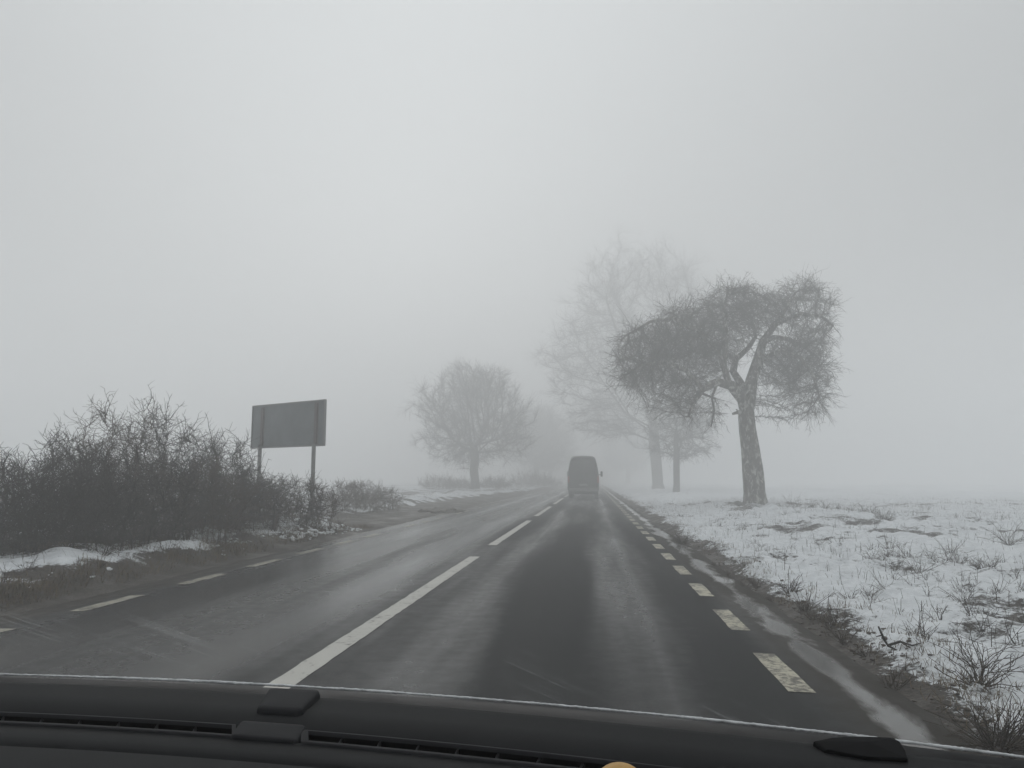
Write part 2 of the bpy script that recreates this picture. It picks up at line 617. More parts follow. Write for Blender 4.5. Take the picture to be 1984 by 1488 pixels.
def skin(mb_thick, mb_thin, pos, par, r, thr, base_r=None):
    for c in chains(pos, par, r):
        p = pos[c]
        rr = r[c].copy()
        rr[0] = min(rr[0], rr[1] * 1.25) if par[c[0]] >= 0 or len(c) < 3 else rr[0]
        big = rr[min(1, len(c) - 1)] > thr
        # the thick part of a chain goes to the trunk mesh, the thin rest to the crown
        if big and mb_thick is not None:
            k = int((rr > thr).sum())
            k = max(2, min(len(c), k))
            mb_thick.tubes(p[:k], rr[:k], 9)
            if k < len(c):
                mb_thin.tubes(p[k - 1:], rr[k - 1:], 5)
        else:
            mb_thin.tubes(p, rr, 4)

def twigs(mb, pos, par, r, thr, per, ln, rad, droop=.3, spread=.8, npt=4, up=0.0, g=None, wob=.28):
    g = g or rng
    ok = np.where((r < thr) & (par >= 0))[0]
    i = np.repeat(ok, per)
    d0 = pos[i] - pos[par[i]]
    d0 /= np.linalg.norm(d0, axis=1, keepdims=True) + 1e-9
    d = d0 + g.normal(0, spread, d0.shape)
    d[:, 2] += up
    d /= np.linalg.norm(d, axis=1, keepdims=True) + 1e-9
    L = ln * g.uniform(.35, 1.25, len(i))
    P = [pos[i] + (pos[par[i]] - pos[i]) * g.uniform(0, 1, (len(i), 1))]
    for k in range(npt - 1):
        P.append(P[-1] + d * (L / (npt - 1))[:, None])
        d = d + g.normal(0, wob, d.shape)
        d[:, 2] -= droop
        d /= np.linalg.norm(d, axis=1, keepdims=True) + 1e-9
    P = np.stack(P, 1)
    rr = np.linspace(1, .35, npt)[None] * (rad * g.uniform(.7, 1.3, len(i)))[:, None]
    mb.tubes(P, rr, 3)
    return P

def subtwigs(mb, P, per, ln, rad, droop=.1, spread=.8, g=None):
    """finer twigs along twigs"""
    i = np.repeat(np.arange(len(P)), per)
    k = g.integers(0, P.shape[1] - 1, len(i))
    t = g.uniform(0, 1, (len(i), 1))
    o = P[i, k] * (1 - t) + P[i, k + 1] * t
    d = P[i, k + 1] - P[i, k]
    d /= np.linalg.norm(d, axis=1, keepdims=True) + 1e-9
    d = d + g.normal(0, spread, d.shape)
    d /= np.linalg.norm(d, axis=1, keepdims=True) + 1e-9
    L = (ln * g.uniform(.3, 1.2, len(i)))[:, None]
    m_ = o + d * L * .5
    d2 = d + g.normal(0, .4, d.shape)
    d2[:, 2] -= droop
    d2 /= np.linalg.norm(d2, axis=1, keepdims=True) + 1e-9
    Q = np.stack([o, m_, m_ + d2 * L * .5], 1)
    mb.tubes(Q, np.array([[1, .8, .45]]) * (rad * g.uniform(.7, 1.2, len(i)))[:, None], 3)
    return Q

def ellipsoid(c, s, n, g=None, shell=.0):
    g = g or rng
    d = g.normal(0, 1, (n, 3))
    d /= np.linalg.norm(d, axis=1, keepdims=True)
    rr = g.uniform(shell ** 3, 1, n) ** (1 / 3)
    return np.asarray(c) + d * rr[:, None] * np.asarray(s)

# ------------------------------------------------------------------ the gnarled roadside tree on the right
TB = on_plane(1463, 984, .05)
TY = TB[1]
TZ = float(height(TB[0], TB[1])) - .08
S = np.linalg.norm(at_y(1500, 700, TY) - at_y(1499, 700, TY))   # metres per photo pixel at that distance
def tp(px, py, dep=0.0):
    """a point of the tree: sideways and up from its foot, in metres, with its own depth"""
    a = at_y(px, py, TY)
    return np.array([a[0] - TB[0], dep, a[2] - TZ])
trunk_line = [tp(1465, 990), tp(1462, 955), tp(1459, 915), tp(1454, 870), tp(1448, 830), tp(1446, 802)]
trunk_r = np.array([27, 21, 20.5, 18, 16.5, 16]) * S
limbs = [
    ([tp(1446, 802), tp(1438, 775, -.2), tp(1412, 750, -.6), tp(1384, 745, -.9), tp(1354, 760, -1.2), tp(1337, 783, -1.3), tp(1326, 812, -1.4)], [13, 12, 10, 8, 6.5, 5, 2.5]),
    ([tp(1446, 802), tp(1453, 771, .1), tp(1459, 736, .3), tp(1473, 697, .5), tp(1484, 658, .6), tp(1508, 623, .5), tp(1526, 595, .3), tp(1543, 566, .2)], [14, 13, 12, 11, 8, 6, 4, 2.5]),
    ([tp(1449, 763, .1), tp(1428, 715, .9), tp(1436, 688, 1.2), tp(1462, 664, 1.3), tp(1478, 640, 1.5), tp(1470, 600, 1.7)], [9, 7, 6, 5, 4, 2.5]),
    ([tp(1408, 749, -.6), tp(1391, 700, -.9), tp(1368, 676, -1.2), tp(1340, 655, -1.5), tp(1300, 632, -1.6), tp(1255, 638, -1.7), tp(1215, 660, -1.6)], [7, 6, 5.5, 5, 4, 3, 2]),
    ([tp(1395, 705, -.9), tp(1400, 660, -1.2), tp(1392, 620, -1.3), tp(1400, 580, -1.2)], [5, 4, 3, 2]),
    ([tp(1484, 658, .6), tp(1512, 644, 1.1), tp(1545, 645, 1.5), tp(1575, 658, 1.6), tp(1606, 682, 1.6)], [6, 5, 4.5, 3.5, 2]),
    ([tp(1508, 623, .5), tp(1545, 612, -.3), tp(1580, 620, -.8), tp(1600, 640, -1)], [5, 4, 3, 2]),
    ([tp(1473, 697, .5), tp(1505, 685, -.6), tp(1535, 700, -1.2), tp(1556, 735, -1.5), tp(1566, 775, -1.6)], [6, 5, 4, 3, 2]),
    ([tp(1354, 760, -1.2), tp(1320, 728, -1.7), tp(1280, 715, -2), tp(1240, 720, -2.1), tp(1205, 740, -2)], [5, 4.5, 4, 3, 2]),
    ([tp(1434, 690, 1.2), tp(1400, 655, 1.8), tp(1360, 630, 2.2), tp(1310, 640, 2.4), tp(1270, 670, 2.4)], [5, 4, 3.5, 3, 2]),
    ([tp(1384, 745, -.9), tp(1372, 775, -1), tp(1376, 800, -1.1), tp(1370, 830, -1.1)], [3, 2.5, 2, 1.5]),
    ([tp(1352, 768, -1.2), tp(1378, 778, -1.15)], [2.5, 2]),
]
def blob(px, py, sx, sy, n, dep=0, sd=2.0):
    return ellipsoid(tp(px, py, dep), (sx * S, sd, sy * S), n)
att = np.concatenate([
    blob(1250, 690, 72, 55, 330, -1.6, 1.6), blob(1240, 715, 60, 45, 160, .8, 1.6), blob(1330, 660, 80, 55, 360, -1.2, 2.0),
    blob(1330, 690, 80, 60, 220, 1.4, 1.6), blob(1410, 600, 55, 45, 280, -.6, 2.2), blob(1410, 640, 60, 60, 200, 1.2, 1.8),
    blob(1480, 600, 55, 40, 230, .6, 2.2), blob(1545, 585, 52, 42, 280, .2, 1.9), blob(1585, 640, 32, 45, 140, .2, 1.6),
    blob(1545, 700, 48, 62, 300, -.6, 1.7), blob(1530, 700, 45, 55, 200, 1.3, 1.5), blob(1570, 775, 24, 45, 90, -.8, 1.2),
    blob(1520, 765, 22, 38, 50, -1.0, 1.0), blob(1310, 765, 40, 38, 130, -1.4, 1.2), blob(1375, 800, 14, 38, 24, -1.1, .6),
    blob(1330, 800, 24, 32, 60, -1.3, .8), blob(1350, 620, 55, 30, 160, -.5, 2), blob(1295, 650, 60, 30, 140, .3, 1.6), blob(1440, 575, 40, 28, 110, .4, 1.5), blob(1560, 560, 36, 26, 110, .2, 1.2), blob(1265, 770, 30, 34, 60, -1, .8), blob(1590, 590, 24, 36, 80, -.2, 1), blob(1480, 585, 40, 28, 120, .3, 1.4), blob(1565, 790, 22, 34, 30, -.6, .9), blob(1525, 790, 24, 34, 40, -.9, .9), blob(1590, 730, 20, 50, 50, -.3, .9), blob(1305, 610, 34, 22, 60, -.6, 1.2)])
g1 = np.random.default_rng(11)
pos, par = colonize([trunk_line] + [l[0] for l in limbs], att, .17, .30, 2.2, 60, (0, 0, -.02), .22, g1)
rr = radii(pos, par, .0125, 2.2)
# the drawn limbs keep at least the thickness drawn for them
spec_p = np.concatenate([trunk_line] + [l[0] for l in limbs])
spec_r = np.concatenate([trunk_r] + [np.array(l[1]) * S for l in limbs])
def spec_radius(p, line, rad):
    line, rad = np.asarray(line), np.asarray(rad, float)
    best, out = 1e9, 0
    for a, b, ra, rb in zip(line[:-1], line[1:], rad[:-1], rad[1:]):
        ab = b - a
        t = np.clip(((p - a) @ ab) / (ab @ ab), 0, 1)
        d = np.linalg.norm(a + ab * t - p)
        if d < best:
            best, out = d, ra + (rb - ra) * t
    return best, out
lines = [(trunk_line, trunk_r)] + [(l[0], np.array(l[1]) * S) for l in limbs]
for i in range(min(len(pos), 400)):
    b_, o_ = min((spec_radius(pos[i], *l) for l in lines), key=lambda x: x[0])
    if b_ < .03:
        rr[i] = o_
    else:
        rr[i] = min(rr[i], .12)
rr[rr > .5] = np.minimum(rr[rr > .5], .62)
near_tree = thing('gnarled_tree', 'gnarled old bare tree with leaning lichen-spotted trunk and drooping wide crown on the snowy verge', 'tree', (TB[0], TB[1], TZ))
mt, mc = MB(), MB()
skin(mt, mc, pos, par, rr, .055)
T1 = twigs(mc, pos, par, rr, .05, 3, .85, .0075, .10, .62, 4, .0, g1, .13)
subtwigs(mc, T1, 4, .34, .0052, .08, .55, g1)
# broken stub on the trunk
mt.tubes([tp(1446, 805), tp(1430, 799, -.2), tp(1417, 803, -.25)], [.13, .09, .05], 7)
mt.tubes([tp(1432, 799, -.2), tp(1424, 794, -.22)], [.05, .025], 6)
link('trunk', mt.mesh('trunk'), M['bark'], near_tree)
link('crown', mc.mesh('crown'), M['twig'], near_tree)
# pale scar where a branch was cut
sc_ = MB()
a_ = tp(1468, 930, -.36)
sc_.tubes([a_ + [-.11, .02, .12], a_, a_ + [.13, .05, -.10]], [.03, .05, .03], 6)
link('bark_scar', sc_.mesh('bark_scar'), simple('bare_wood', (.42, .40, .35), .8, .15, 10), near_tree)

# ------------------------------------------------------------------ other bare trees
def bare_tree(name, label, base, trunk_h, trunk_r, limb_fn, att, step, kill, infl, tip, twig, seed, mats, bias=(0, 0, .08), thr=.09, lean=(0, 0), group=None):
    g = np.random.default_rng(seed)
    t = thing(name, label, 'tree', base, group)
    k = 6
    line = np.stack([np.linspace(0, lean[0], k) + g.normal(0, .03, k), np.linspace(0, lean[1], k), np.linspace(-.15, trunk_h, k)], -1)
    pos, par = colonize([line] + limb_fn(line, g), att(g), step, kill, infl, 90, bias, .16, g)
    rr = radii(pos, par, tip, 2.25)
    rr *= 1
    s = trunk_r / rr[0]
    z = pos[:, 2]
    f = np.where(rr > tip * 2.5, 1 + (s - 1) * np.clip((rr - tip * 2.5) / (rr[0] - tip * 2.5), 0, 1), 1)
    rr = rr * f
    on_tr = (np.arange(len(pos)) < 40) & (z < trunk_h * .9) & (np.hypot(pos[:, 0], pos[:, 1]) < .8)
    rr = np.where(on_tr & (z < .5), rr * (1 + .35 * np.clip((.5 - z) / .5, 0, 1)), rr)
    a, b = MB(), MB()
    skin(a, b, pos, par, rr, thr)
    for (th, per, ln, rad, dr, sp, up) in twig:
        T1 = twigs(b, pos, par, rr, th, per, ln, rad, dr, sp, 4, up, g, .14)
        subtwigs(b, T1, 2, ln * .5, rad * .75, dr, .7, g)
    link('trunk', a.mesh('trunk'), mats[0], t)
    link('crown', b.mesh('crown'), mats[1], t)
    return t

def copy_tree(o, parent=None):
    c = o.copy()
    COL.objects.link(c)
    if parent is not None:
        c.parent = parent
    for ch in o.children:
        copy_tree(ch, c)
    return c

# rounded tree on the left verge
LB = on_plane(919, 957, 0)
LB = at_y(919, 955, 76)
ldist = LB[1]
SL = np.linalg.norm(at_y(900, 800, ldist) - at_y(899, 800, ldist))
def left_limbs(line, g):
    out = []
    for k in range(11):
        a = k / 11 * 2 * np.pi + g.uniform(-.3, .3)
        z0 = g.uniform(2.9, 4.6)
        o = np.array([line[-1][0], line[-1][1], z0])
        L = g.uniform(1.6, 2.6)
        e = g.uniform(.05, 1.1)
        out.append([o, o + np.array([math.cos(a) * math.cos(e), math.sin(a) * math.cos(e), math.sin(e)]) * L])
    return out
def clumps(c, s, k, n, sd, g):
    """points gathered in uneven clumps, so that a crown has masses and gaps"""
    cs = ellipsoid(c, s, k, g, .35)
    w = g.uniform(.4, 1.6, k)
    i = g.choice(k, n, p=w / w.sum())
    return cs[i] + g.normal(0, 1, (n, 3)) * sd * g.uniform(.6, 1.3, (k, 1))[i]

def left_att(g):
    return np.concatenate([clumps((0, 0, 7.0), (4.5, 4.1, 4.3), 80, 1500, .7, g), ellipsoid((0, 0, 6.8), (5, 4.5, 4.8), 500, g),
                           clumps((-.3, 0, 4.4), (5.2, 4.0, 1.3), 14, 420, .55, g), ellipsoid((-2.4, 0, 2.9), (1.8, 1.5, .8), 50, g)])
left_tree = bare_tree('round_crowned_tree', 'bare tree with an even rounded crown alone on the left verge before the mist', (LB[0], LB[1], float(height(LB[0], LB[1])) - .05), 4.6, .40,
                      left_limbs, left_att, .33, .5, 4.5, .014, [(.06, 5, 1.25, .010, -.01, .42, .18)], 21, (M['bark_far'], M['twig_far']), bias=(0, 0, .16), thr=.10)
left_tree.scale = (1.07, 1.07, 1.05)

# tall tree on the right, fading into the fog
BB = at_y(1276, 949, 92)
BBz = float(height(BB[0], BB[1]))
lean_t = -.45
def tall_limbs(line, g):
    out = []
    spec = [(-1, 4.0, .30, 6), (-.9, 4.8, .55, 7), (.9, 4.6, .40, 5), (-.6, 5.6, .8, 7), (.7, 6.0, .9, 6), (-.2, 6.6, 1.1, 7), (.3, 6.8, 1.2, 7), (-1, 6.2, .65, 8), (1, 6.6, .75, 6)]
    for sx, z0, e, L in spec:
        az = (0 if sx > 0 else math.pi) + g.uniform(-1, 1)
        o = np.array([lean_t * z0 / 7.0, 0, z0])
        d = np.array([math.cos(az) * math.cos(e), math.sin(az) * math.cos(e), math.sin(e)])
        m_ = o + d * L * .5
        m_[2] -= .1 * L
        out.append([o, m_, o + d * L + np.array([0, 0, .12 * L])])
    for k in range(9):                    # steep leaders that make the top
        az = g.uniform(0, 6.28)
        e = g.uniform(1.0, 1.4)
        o = np.array([lean_t, 0, g.uniform(5.8, 7.0)])
        L = g.uniform(8, 14)
        d = np.array([math.cos(az) * math.cos(e) - .08, math.sin(az) * math.cos(e), math.sin(e)])
        a = o + d * L * .5 + g.normal(0, .25, 3)
        out.append([o, a, o + d * L + g.normal(0, .3, 3)])
    return out
def tall_att(g):
    return np.concatenate([clumps((-1.8, 0, 18.0), (6.6, 5.6, 8.6), 60, 2100, 1.0, g), clumps((-6.2, 0, 13), (5.0, 4.2, 4.6), 24, 800, .9, g), ellipsoid((-5.2, 0, 7.2), (4.2, 4, 2.6), 420, g, .2),
                           ellipsoid((4, 0, 12), (4.5, 4, 6), 300, g, .2), ellipsoid((3.5, 0, 6.5), (3, 3, 1.8), 90, g)])
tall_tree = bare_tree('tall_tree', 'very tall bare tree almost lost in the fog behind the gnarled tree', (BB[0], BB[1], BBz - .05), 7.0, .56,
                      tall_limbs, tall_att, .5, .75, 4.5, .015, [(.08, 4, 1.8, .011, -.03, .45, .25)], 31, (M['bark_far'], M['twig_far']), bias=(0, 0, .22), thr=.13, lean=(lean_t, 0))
tall_tree.scale = (1.14, 1.14, 1.14)
# slimmer tree beside it
SB = at_y(1311, 953, 66)
SBz = float(height(SB[0], SB[1]))
def slim_limbs(line, g):
    out = []
    for k in range(8):
        a = k / 8 * 2 * np.pi + g.uniform(-.3, .3)
        z0 = g.uniform(2.6, 5.5)
        o = np.array([line[-1][0] * z0 / 5.5, 0, z0])
        e = g.uniform(.1, .9)
        out.append([o, o + np.array([math.cos(a) * math.cos(e), math.sin(a) * math.cos(e), math.sin(e)]) * g.uniform(1, 2)])
    return out
def slim_att(g):
    return np.concatenate([ellipsoid((.2, 0, 5.6), (3.0, 2.8, 3.0), 500, g, .3), ellipsoid((.5, 0, 3.8), (3.2, 2.8, 1.2), 160, g)])
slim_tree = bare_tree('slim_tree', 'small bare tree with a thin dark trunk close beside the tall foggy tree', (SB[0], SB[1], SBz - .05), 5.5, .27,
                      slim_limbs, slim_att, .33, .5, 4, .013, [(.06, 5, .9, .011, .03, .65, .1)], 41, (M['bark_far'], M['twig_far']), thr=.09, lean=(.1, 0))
# rows going on into the fog: barely seen
def again(src, x, y, s, rz, label):
    c = copy_tree(src)
    c.location = (x, y, float(height(x, y)) - .05)
    c.scale = (s, s, s)
    c.rotation_euler = (0, 0, rz)
    c['label'] = label
    c['group'] = 'trees fading into the fog along the road'
FL = 'faint bare tree deep in the fog between the round tree and the van'
again(left_tree, -9.4, 132, 1.15, 4.0, FL)
again(left_tree, -8.8, 165, 1.25, 1.0, FL)
again(left_tree, 8.6, 190, 1.3, 2.4, 'faint bare tree deep in the fog over the van roof')

# ------------------------------------------------------------------ shrubs
def shrub_mesh(hgt, rx, ry, seed, dens=1.0, fine=.0045, sprigs=0, whip=1.0):
    g = np.random.default_rng(seed)
    seeds = []
    for k in range(int(9 * rx * ry * 1.3) + 5):
        x, y = g.uniform(-.6, .6) * rx, g.uniform(-.6, .6) * ry
        a = g.uniform(0, 2 * np.pi)
        o = np.array([x, y, -.12])
        seeds.append([o, o + np.array([math.cos(a) * .08, math.sin(a) * .08, .35])])
    n = int(480 * dens * rx * ry * max(1, hgt / 1.6))
    A = ellipsoid((0, 0, hgt * .42), (rx, ry, hgt * .56), n, g)
    A = A[A[:, 2] > .02]
    for k in range(sprigs):
        px, py = g.uniform(-.5, .5) * rx, g.uniform(-.4, .4) * ry
        A = np.concatenate([A, ellipsoid((px, py, hgt * .98), (.16, .16, hgt * .16), 8, g)])
    # seeds are separate stems: join them under one virtual root by making each its own root
    pos = []
    par = []
    P0 = []
    for sgm in seeds:
        for i, p in enumerate(sgm):
            P0.append(p)
            par.append(-1 if i == 0 else len(P0) - 2)
    pos = np.array(P0)
    pos, par = colonize_from(pos, par, A, .11, .16, 1.3, 45, (0, 0, .06), .38, g)
    rr = radii(pos, par, .0042, 2.3)
    rr = np.minimum(rr, .028)
    mb = MB()
    skin(None, mb, pos, par, rr, 9)
    T1 = twigs(mb, pos, par, rr, .014, 3, .36, fine, .02, .8, 4, .12, g)
    subtwigs(mb, T1, 2, .20, fine * .8, .03, .9, g)
    # long whips standing out of the mass
    hi = np.where(pos[:, 2] > hgt * (.72 if whip < 1.5 else .35))[0]
    if len(hi) > 4:
        sel = g.choice(hi, min(len(hi), int(16 * rx * ry * whip) + 3))
        W = [pos[sel]]
        d = np.stack([g.normal(0, .45, len(sel)), g.normal(0, .45, len(sel)), np.ones(len(sel))], -1)
        for k in range(4):
            d /= np.linalg.norm(d, axis=1, keepdims=True)
            W.append(W[-1] + d * (hgt * whip * g.uniform(.03, .085, len(sel)))[:, None])
            d = d + g.normal(0, .25, d.shape)
        W = np.stack(W, 1)
        mb.tubes(W, np.array([[.006, .005, .0045, .0035, .002]]) * np.ones((len(sel), 1)), 4)
        subtwigs(mb, W, 7, .17, fine * .8, -.02, .7, g)
    return mb

def colonize_from(pos, par, A, step, kill, infl, iters, bias, jit, g):
    A = np.asarray(A, float)
    par = list(par)
    near = np.zeros(len(A), int)
    dist = np.full(len(A), 1e9)
    off, new = 0, pos
    bias = np.asarray(bias)
    for it in range(iters + 1):
        for c in range(0, len(new), 400):
            d = np.linalg.norm(A[:, None] - new[None, c:c + 400], axis=2)
            j = d.argmin(1)
            dm = d[np.arange(len(A)), j]
            k = dm < dist
            near[k] = off + c + j[k]
            dist[k] = dm[k]
        al = dist >= kill
        A, near, dist = A[al], near[al], dist[al]
        act = dist < infl
        if not act.any():
            break
        idx = near[act]
        d = A[act] - pos[idx]
        d /= np.linalg.norm(d, axis=1, keepdims=True) + 1e-9
        u, inv = np.unique(idx, return_inverse=True)
        s = np.zeros((len(u), 3))
        np.add.at(s, inv, d)
        s /= np.linalg.norm(s, axis=1, keepdims=True) + 1e-9
        s += bias + g.normal(0, jit, s.shape)
        s /= np.linalg.norm(s, axis=1, keepdims=True) + 1e-9
        new = pos[u] + s * step
        off = len(pos)
        pos = np.concatenate([pos, new])
        par += list(u)
    return pos, np.array(par)

def shrub(x, y, hgt, rx, ry, seed, label, m='shrub', dens=1.0, fine=.0045, group='bare shrubs of the roadside thicket', name='bare_shrub', sprigs=0, whip=1.0):
    me = shrub_mesh(hgt, rx, ry, seed, dens, fine, sprigs, whip).mesh('bare_shrub')
    return tag(link(name, me, M[m], None, (x, y, float(height(x, y)) - .02)), label, 'shrub', group)
# the thicket left of the road (peaks as they stand, front to back)
def P(px, y):
    return at_y(px, 930, y)[0]
shrub(P(15, 9.6), 9.6, 1.3, 1.2, 1.1, 101, 'low bare shrub at the near end of the thicket, cut by the photo edge')
shrub(P(120, 10.9), 10.9, 1.62, 1.0, .95, 102, 'bare shrub with upright sprigs near the left end of the thicket', sprigs=2)
shrub(P(215, 12.0), 12.0, 1.95, 1.0, .95, 103, 'tall dark bare shrub whose long sprigs rise over the left thicket', 'shrub_warm', sprigs=4)
shrub(P(330, 13.4), 13.4, 2.1, 1.1, 1.0, 104, 'tallest dark bare shrub, peaking in the middle of the thicket', sprigs=5)
shrub(P(420, 14.5), 14.5, 1.65, 1.0, 1.0, 105, 'dark bare shrub sloping down from the thicket peak towards the sign board', sprigs=2)
shrub(P(500, 15.6), 15.6, 1.02, 1.0, .85, 106, 'dense bare shrub around the left post of the sign board', 'shrub_warm', dens=.85)
shrub(P(562, 16.5), 16.5, .98, .85, .8, 107, 'thin bare shrub between the two posts of the sign board', dens=.75)
shrub(P(617, 17.0), 17.0, 1.05, .55, .7, 108, 'brownish bare shrub under the right post, at the end of the thicket', 'shrub_brown')
shrub(P(260, 11.4), 11.4, 1.5, 1.1, .8, 109, 'low bare shrub in front of the tall ones, over the snow patch', dens=.9)
shrub(P(385, 13.0), 13.0, 1.5, 1.1, .8, 110, 'low brownish bare shrub leaning to the road in the middle of the thicket', 'shrub_warm', dens=.9)
shrub(P(145, 10.1), 10.1, 1.35, 1.0, .7, 111, 'low dark bare shrub behind the snow patch at the left end of the thicket')
shrub(P(470, 14.9), 14.9, 1.2, .9, .7, 112, 'low bare shrub on the road side just left of the sign posts')
# further on
for px, y, h, rx, sd, lb in ((668, 27, .95, .9, 121, 'pale low bare shrub just beyond the sign board thicket'), (705, 29, 1.05, 1.0, 122, 'hazy bare shrub, middle one of the low row beyond the sign'),
                             (742, 31, .85, .9, 123, 'small hazy bare shrub ending the low row beyond the sign')):
    shrub(P(px, y), y, h, rx, .8, sd, lb, 'shrub_brown', .55, .006, 'low shrubs beyond the sign')
fs = shrub(P(850, 72), 72, 1.0, 2.1, 1.6, 131, 'low hazy brown bush left of the round tree trunk', 'shrub_brown', .16, .0055, 'brown bushes by the round tree', sprigs=8, whip=3.0)
for px, y, s, lb in ((890, 78, 1.0, 'low hazy brown bush just behind the round tree trunk'), (960, 82, 1.3, 'hazy brown bush just right of the round tree trunk'), 
                     (1030, 98, 1.5, 'fading brown bush second right of the round tree trunk'), (1052, 110, 1.5, 'nearly lost brown bush nearest the vanishing road')):
    c = fs.copy()
    COL.objects.link(c)
    c.location = (P(px, y), y, float(height(P(px, y), y)) - .02)
    c.scale = (s, s, s * random.uniform(.7, 1.25))
    c.rotation_euler = (0, 0, px)
    c['label'] = lb
# ------------------------------------------------------------------ weeds and grass
def weed_mesh(n, h, sp, seed, rad=.0032, branch=2, lean=.35):
    g = np.random.default_rng(seed)
    mb = MB()
    base = np.stack([g.normal(0, .006, n), g.normal(0, .006, n), np.full(n, -.05)], -1)
    lean = max(lean, .35 * sp / h + lean)
    d = np.stack([g.normal(0, lean, n), g.normal(0, lean, n), np.ones(n)], -1)
    d /= np.linalg.norm(d, axis=1, keepdims=True)
    L = h * g.uniform(.45, 1.15, n)
    P_ = [base]
    for k in range(4):
        P_.append(P_[-1] + d * (L / 4)[:, None])
        d = d + g.normal(0, .22, d.shape)
        d[:, 2] -= .05
        d /= np.linalg.norm(d, axis=1, keepdims=True)
    P_ = np.stack(P_, 1)
    mb.tubes(P_, np.linspace(1, .5, 5)[None] * (rad * g.uniform(.7, 1.4, n))[:, None], 4)
    for b in range(branch):
        k = g.integers(1, 4, n)
        o = P_[np.arange(n), k]
        dd = P_[np.arange(n), k + 1] - o
        dd /= np.linalg.norm(dd, axis=1, keepdims=True)
        dd = dd + g.normal(0, .6, dd.shape)
        dd /= np.linalg.norm(dd, axis=1, keepdims=True)
        l2 = L * g.uniform(.15, .45, n)
        e = o + dd * l2[:, None] * .5
        dd = dd + g.normal(0, .4, dd.shape)
        e2 = e + dd * l2[:, None] * .5
        mb.tubes(np.stack([o, e, e2], 1), np.array([[.75, .6, .4]]) * np.full((n, 1), rad), 3)
    return mb.mesh('dry_weed')
def put(me, px, py, label, group='dry weeds standing in the snow', cat='weed', name='dry_weed', rz=0, s=1, m='weed'):
    p = on_plane(px, py, .12)
    z = float(height(p[0], p[1]))
    o = bpy.data.objects.new(name, me)
    COL.objects.link(o)
    if not me.materials:
        me.materials.append(M[m])
    o.location = (p[0], p[1], z)
    o.rotation_euler = (0, 0, rz)
    o.scale = (s, s, s)
    return tag(o, label, cat, group)
put(weed_mesh(46, .42, .30, 201, .003, 3), 1322, 1042, 'dark bushy weed at the road edge, well before the gnarled tree')
put(weed_mesh(34, .30, .22, 202, .0028, 3, .5), 1895, 1300, 'dark bushy weed on the near snow at the right edge of the photo')
put(weed_mesh(60, .34, .40, 203, .003, 3, .45), 1925, 1395, 'large dark brown weed clump in the nearest verge corner')
put(weed_mesh(16, .42, .34, 204, .0028, 3, .55), 1905, 1275, 'upright branching weed with crooked stems at the right photo edge')
put(weed_mesh(34, .26, .30, 205, .0027, 3, .5), 1615, 1190, 'arching weed clump on the verge edge beside the third near edge dash')
put(weed_mesh(40, .26, .34, 206, .0027, 3, .5), 1530, 1135, 'twiggy weed clump on the verge where the long puddle ends')
put(weed_mesh(36, .26, .30, 207, .003, 3, .5), 1905, 1105, 'brown weed tuft far out on the snow to the right')
wb = [weed_mesh(16, .34, .25, 260 + k, .0026, 3, .5) for k in range(4)]
for k, (px, py) in enumerate([(1690, 1082), (1722, 1068), (1735, 1092), (1762, 1078), (1778, 1098), (1800, 1080), (1822, 1094), (1845, 1074), (1858, 1092)]):
    put(wb[k % 4], px, py, 'thin branching weed in the loose band across the middle of the snow field', 'weeds in the band across the snow', rz=k * 1.3, s=.8 + .07 * (k % 5))
put(weed_mesh(60, .42, .5, 209, .004, 3), 1712, 1012, 'brown tuft on the rise to the right of the gnarled tree')
wb = [weed_mesh(22, .38, .3, 270 + k, .004, 2, .4) for k in range(3)]
for k, px in enumerate([1512, 1545, 1572, 1598, 1622, 1648, 1672, 1690]):
    put(wb[k % 3], px, 984 + 2.2 * k, 'low brown weed in the row from the gnarled tree to the tuft on the rise', 'weeds in a row beside the gnarled tree', rz=k * 2.1, s=.75 + .12 * (k % 4))
wb = [weed_mesh(20, .24, .25, 280 + k, .0026, 3, .5) for k in range(4)]
for k, (px, py) in enumerate([(1388, 1080), (1412, 1098), (1440, 1115), (1470, 1122), (1500, 1140), (1555, 1165), (1585, 1180), (1640, 1215), (1680, 1240), (1725, 1290)]):
    put(wb[k % 4], px, py, 'dark twiggy weed along the seam between muddy verge and snow', 'weeds along the verge seam', rz=k * 1.7, s=.65 + .11 * (k % 4))
put(weed_mesh(26, .5, .5, 211, .004, 2, .25), 1435, 985, 'grassy tuft at the left foot of the gnarled tree')
put(weed_mesh(10, .9, .5, 212, .0035, 2, .3), 1535, 985, 'few tall bare stalks just right of the gnarled tree trunk')
put(weed_mesh(26, .5, .6, 213, .0032, 2, .4), 1955, 1062, 'grey tangled weed added for a glass smear at the far right edge of the snow')  # weed added in place of a blurred smear reflection on the windscreen
put(weed_mesh(12, .30, .14, 214, .0026, 2, .4), 1790, 1235, 'small weed with a dark foot alone on clean snow')
put(weed_mesh(12, .34, .18, 215, .0026, 2, .4), 1560, 1165, 'sprig of thin weed leaning over clean snow beside the arching clump')
put(weed_mesh(9, .42, .14, 216, .0024, 1, .3), 1835, 1080, 'tall thin weed stalks standing behind the brown tuft')
put(weed_mesh(14, .18, .16, 217, .0028, 2, .6), 1795, 1145, 'flat dark weed lying on the middle of the snow')
wb = [weed_mesh(18, .30, .28, 290 + k, .003, 3, .5) for k in range(4)]
k = 0
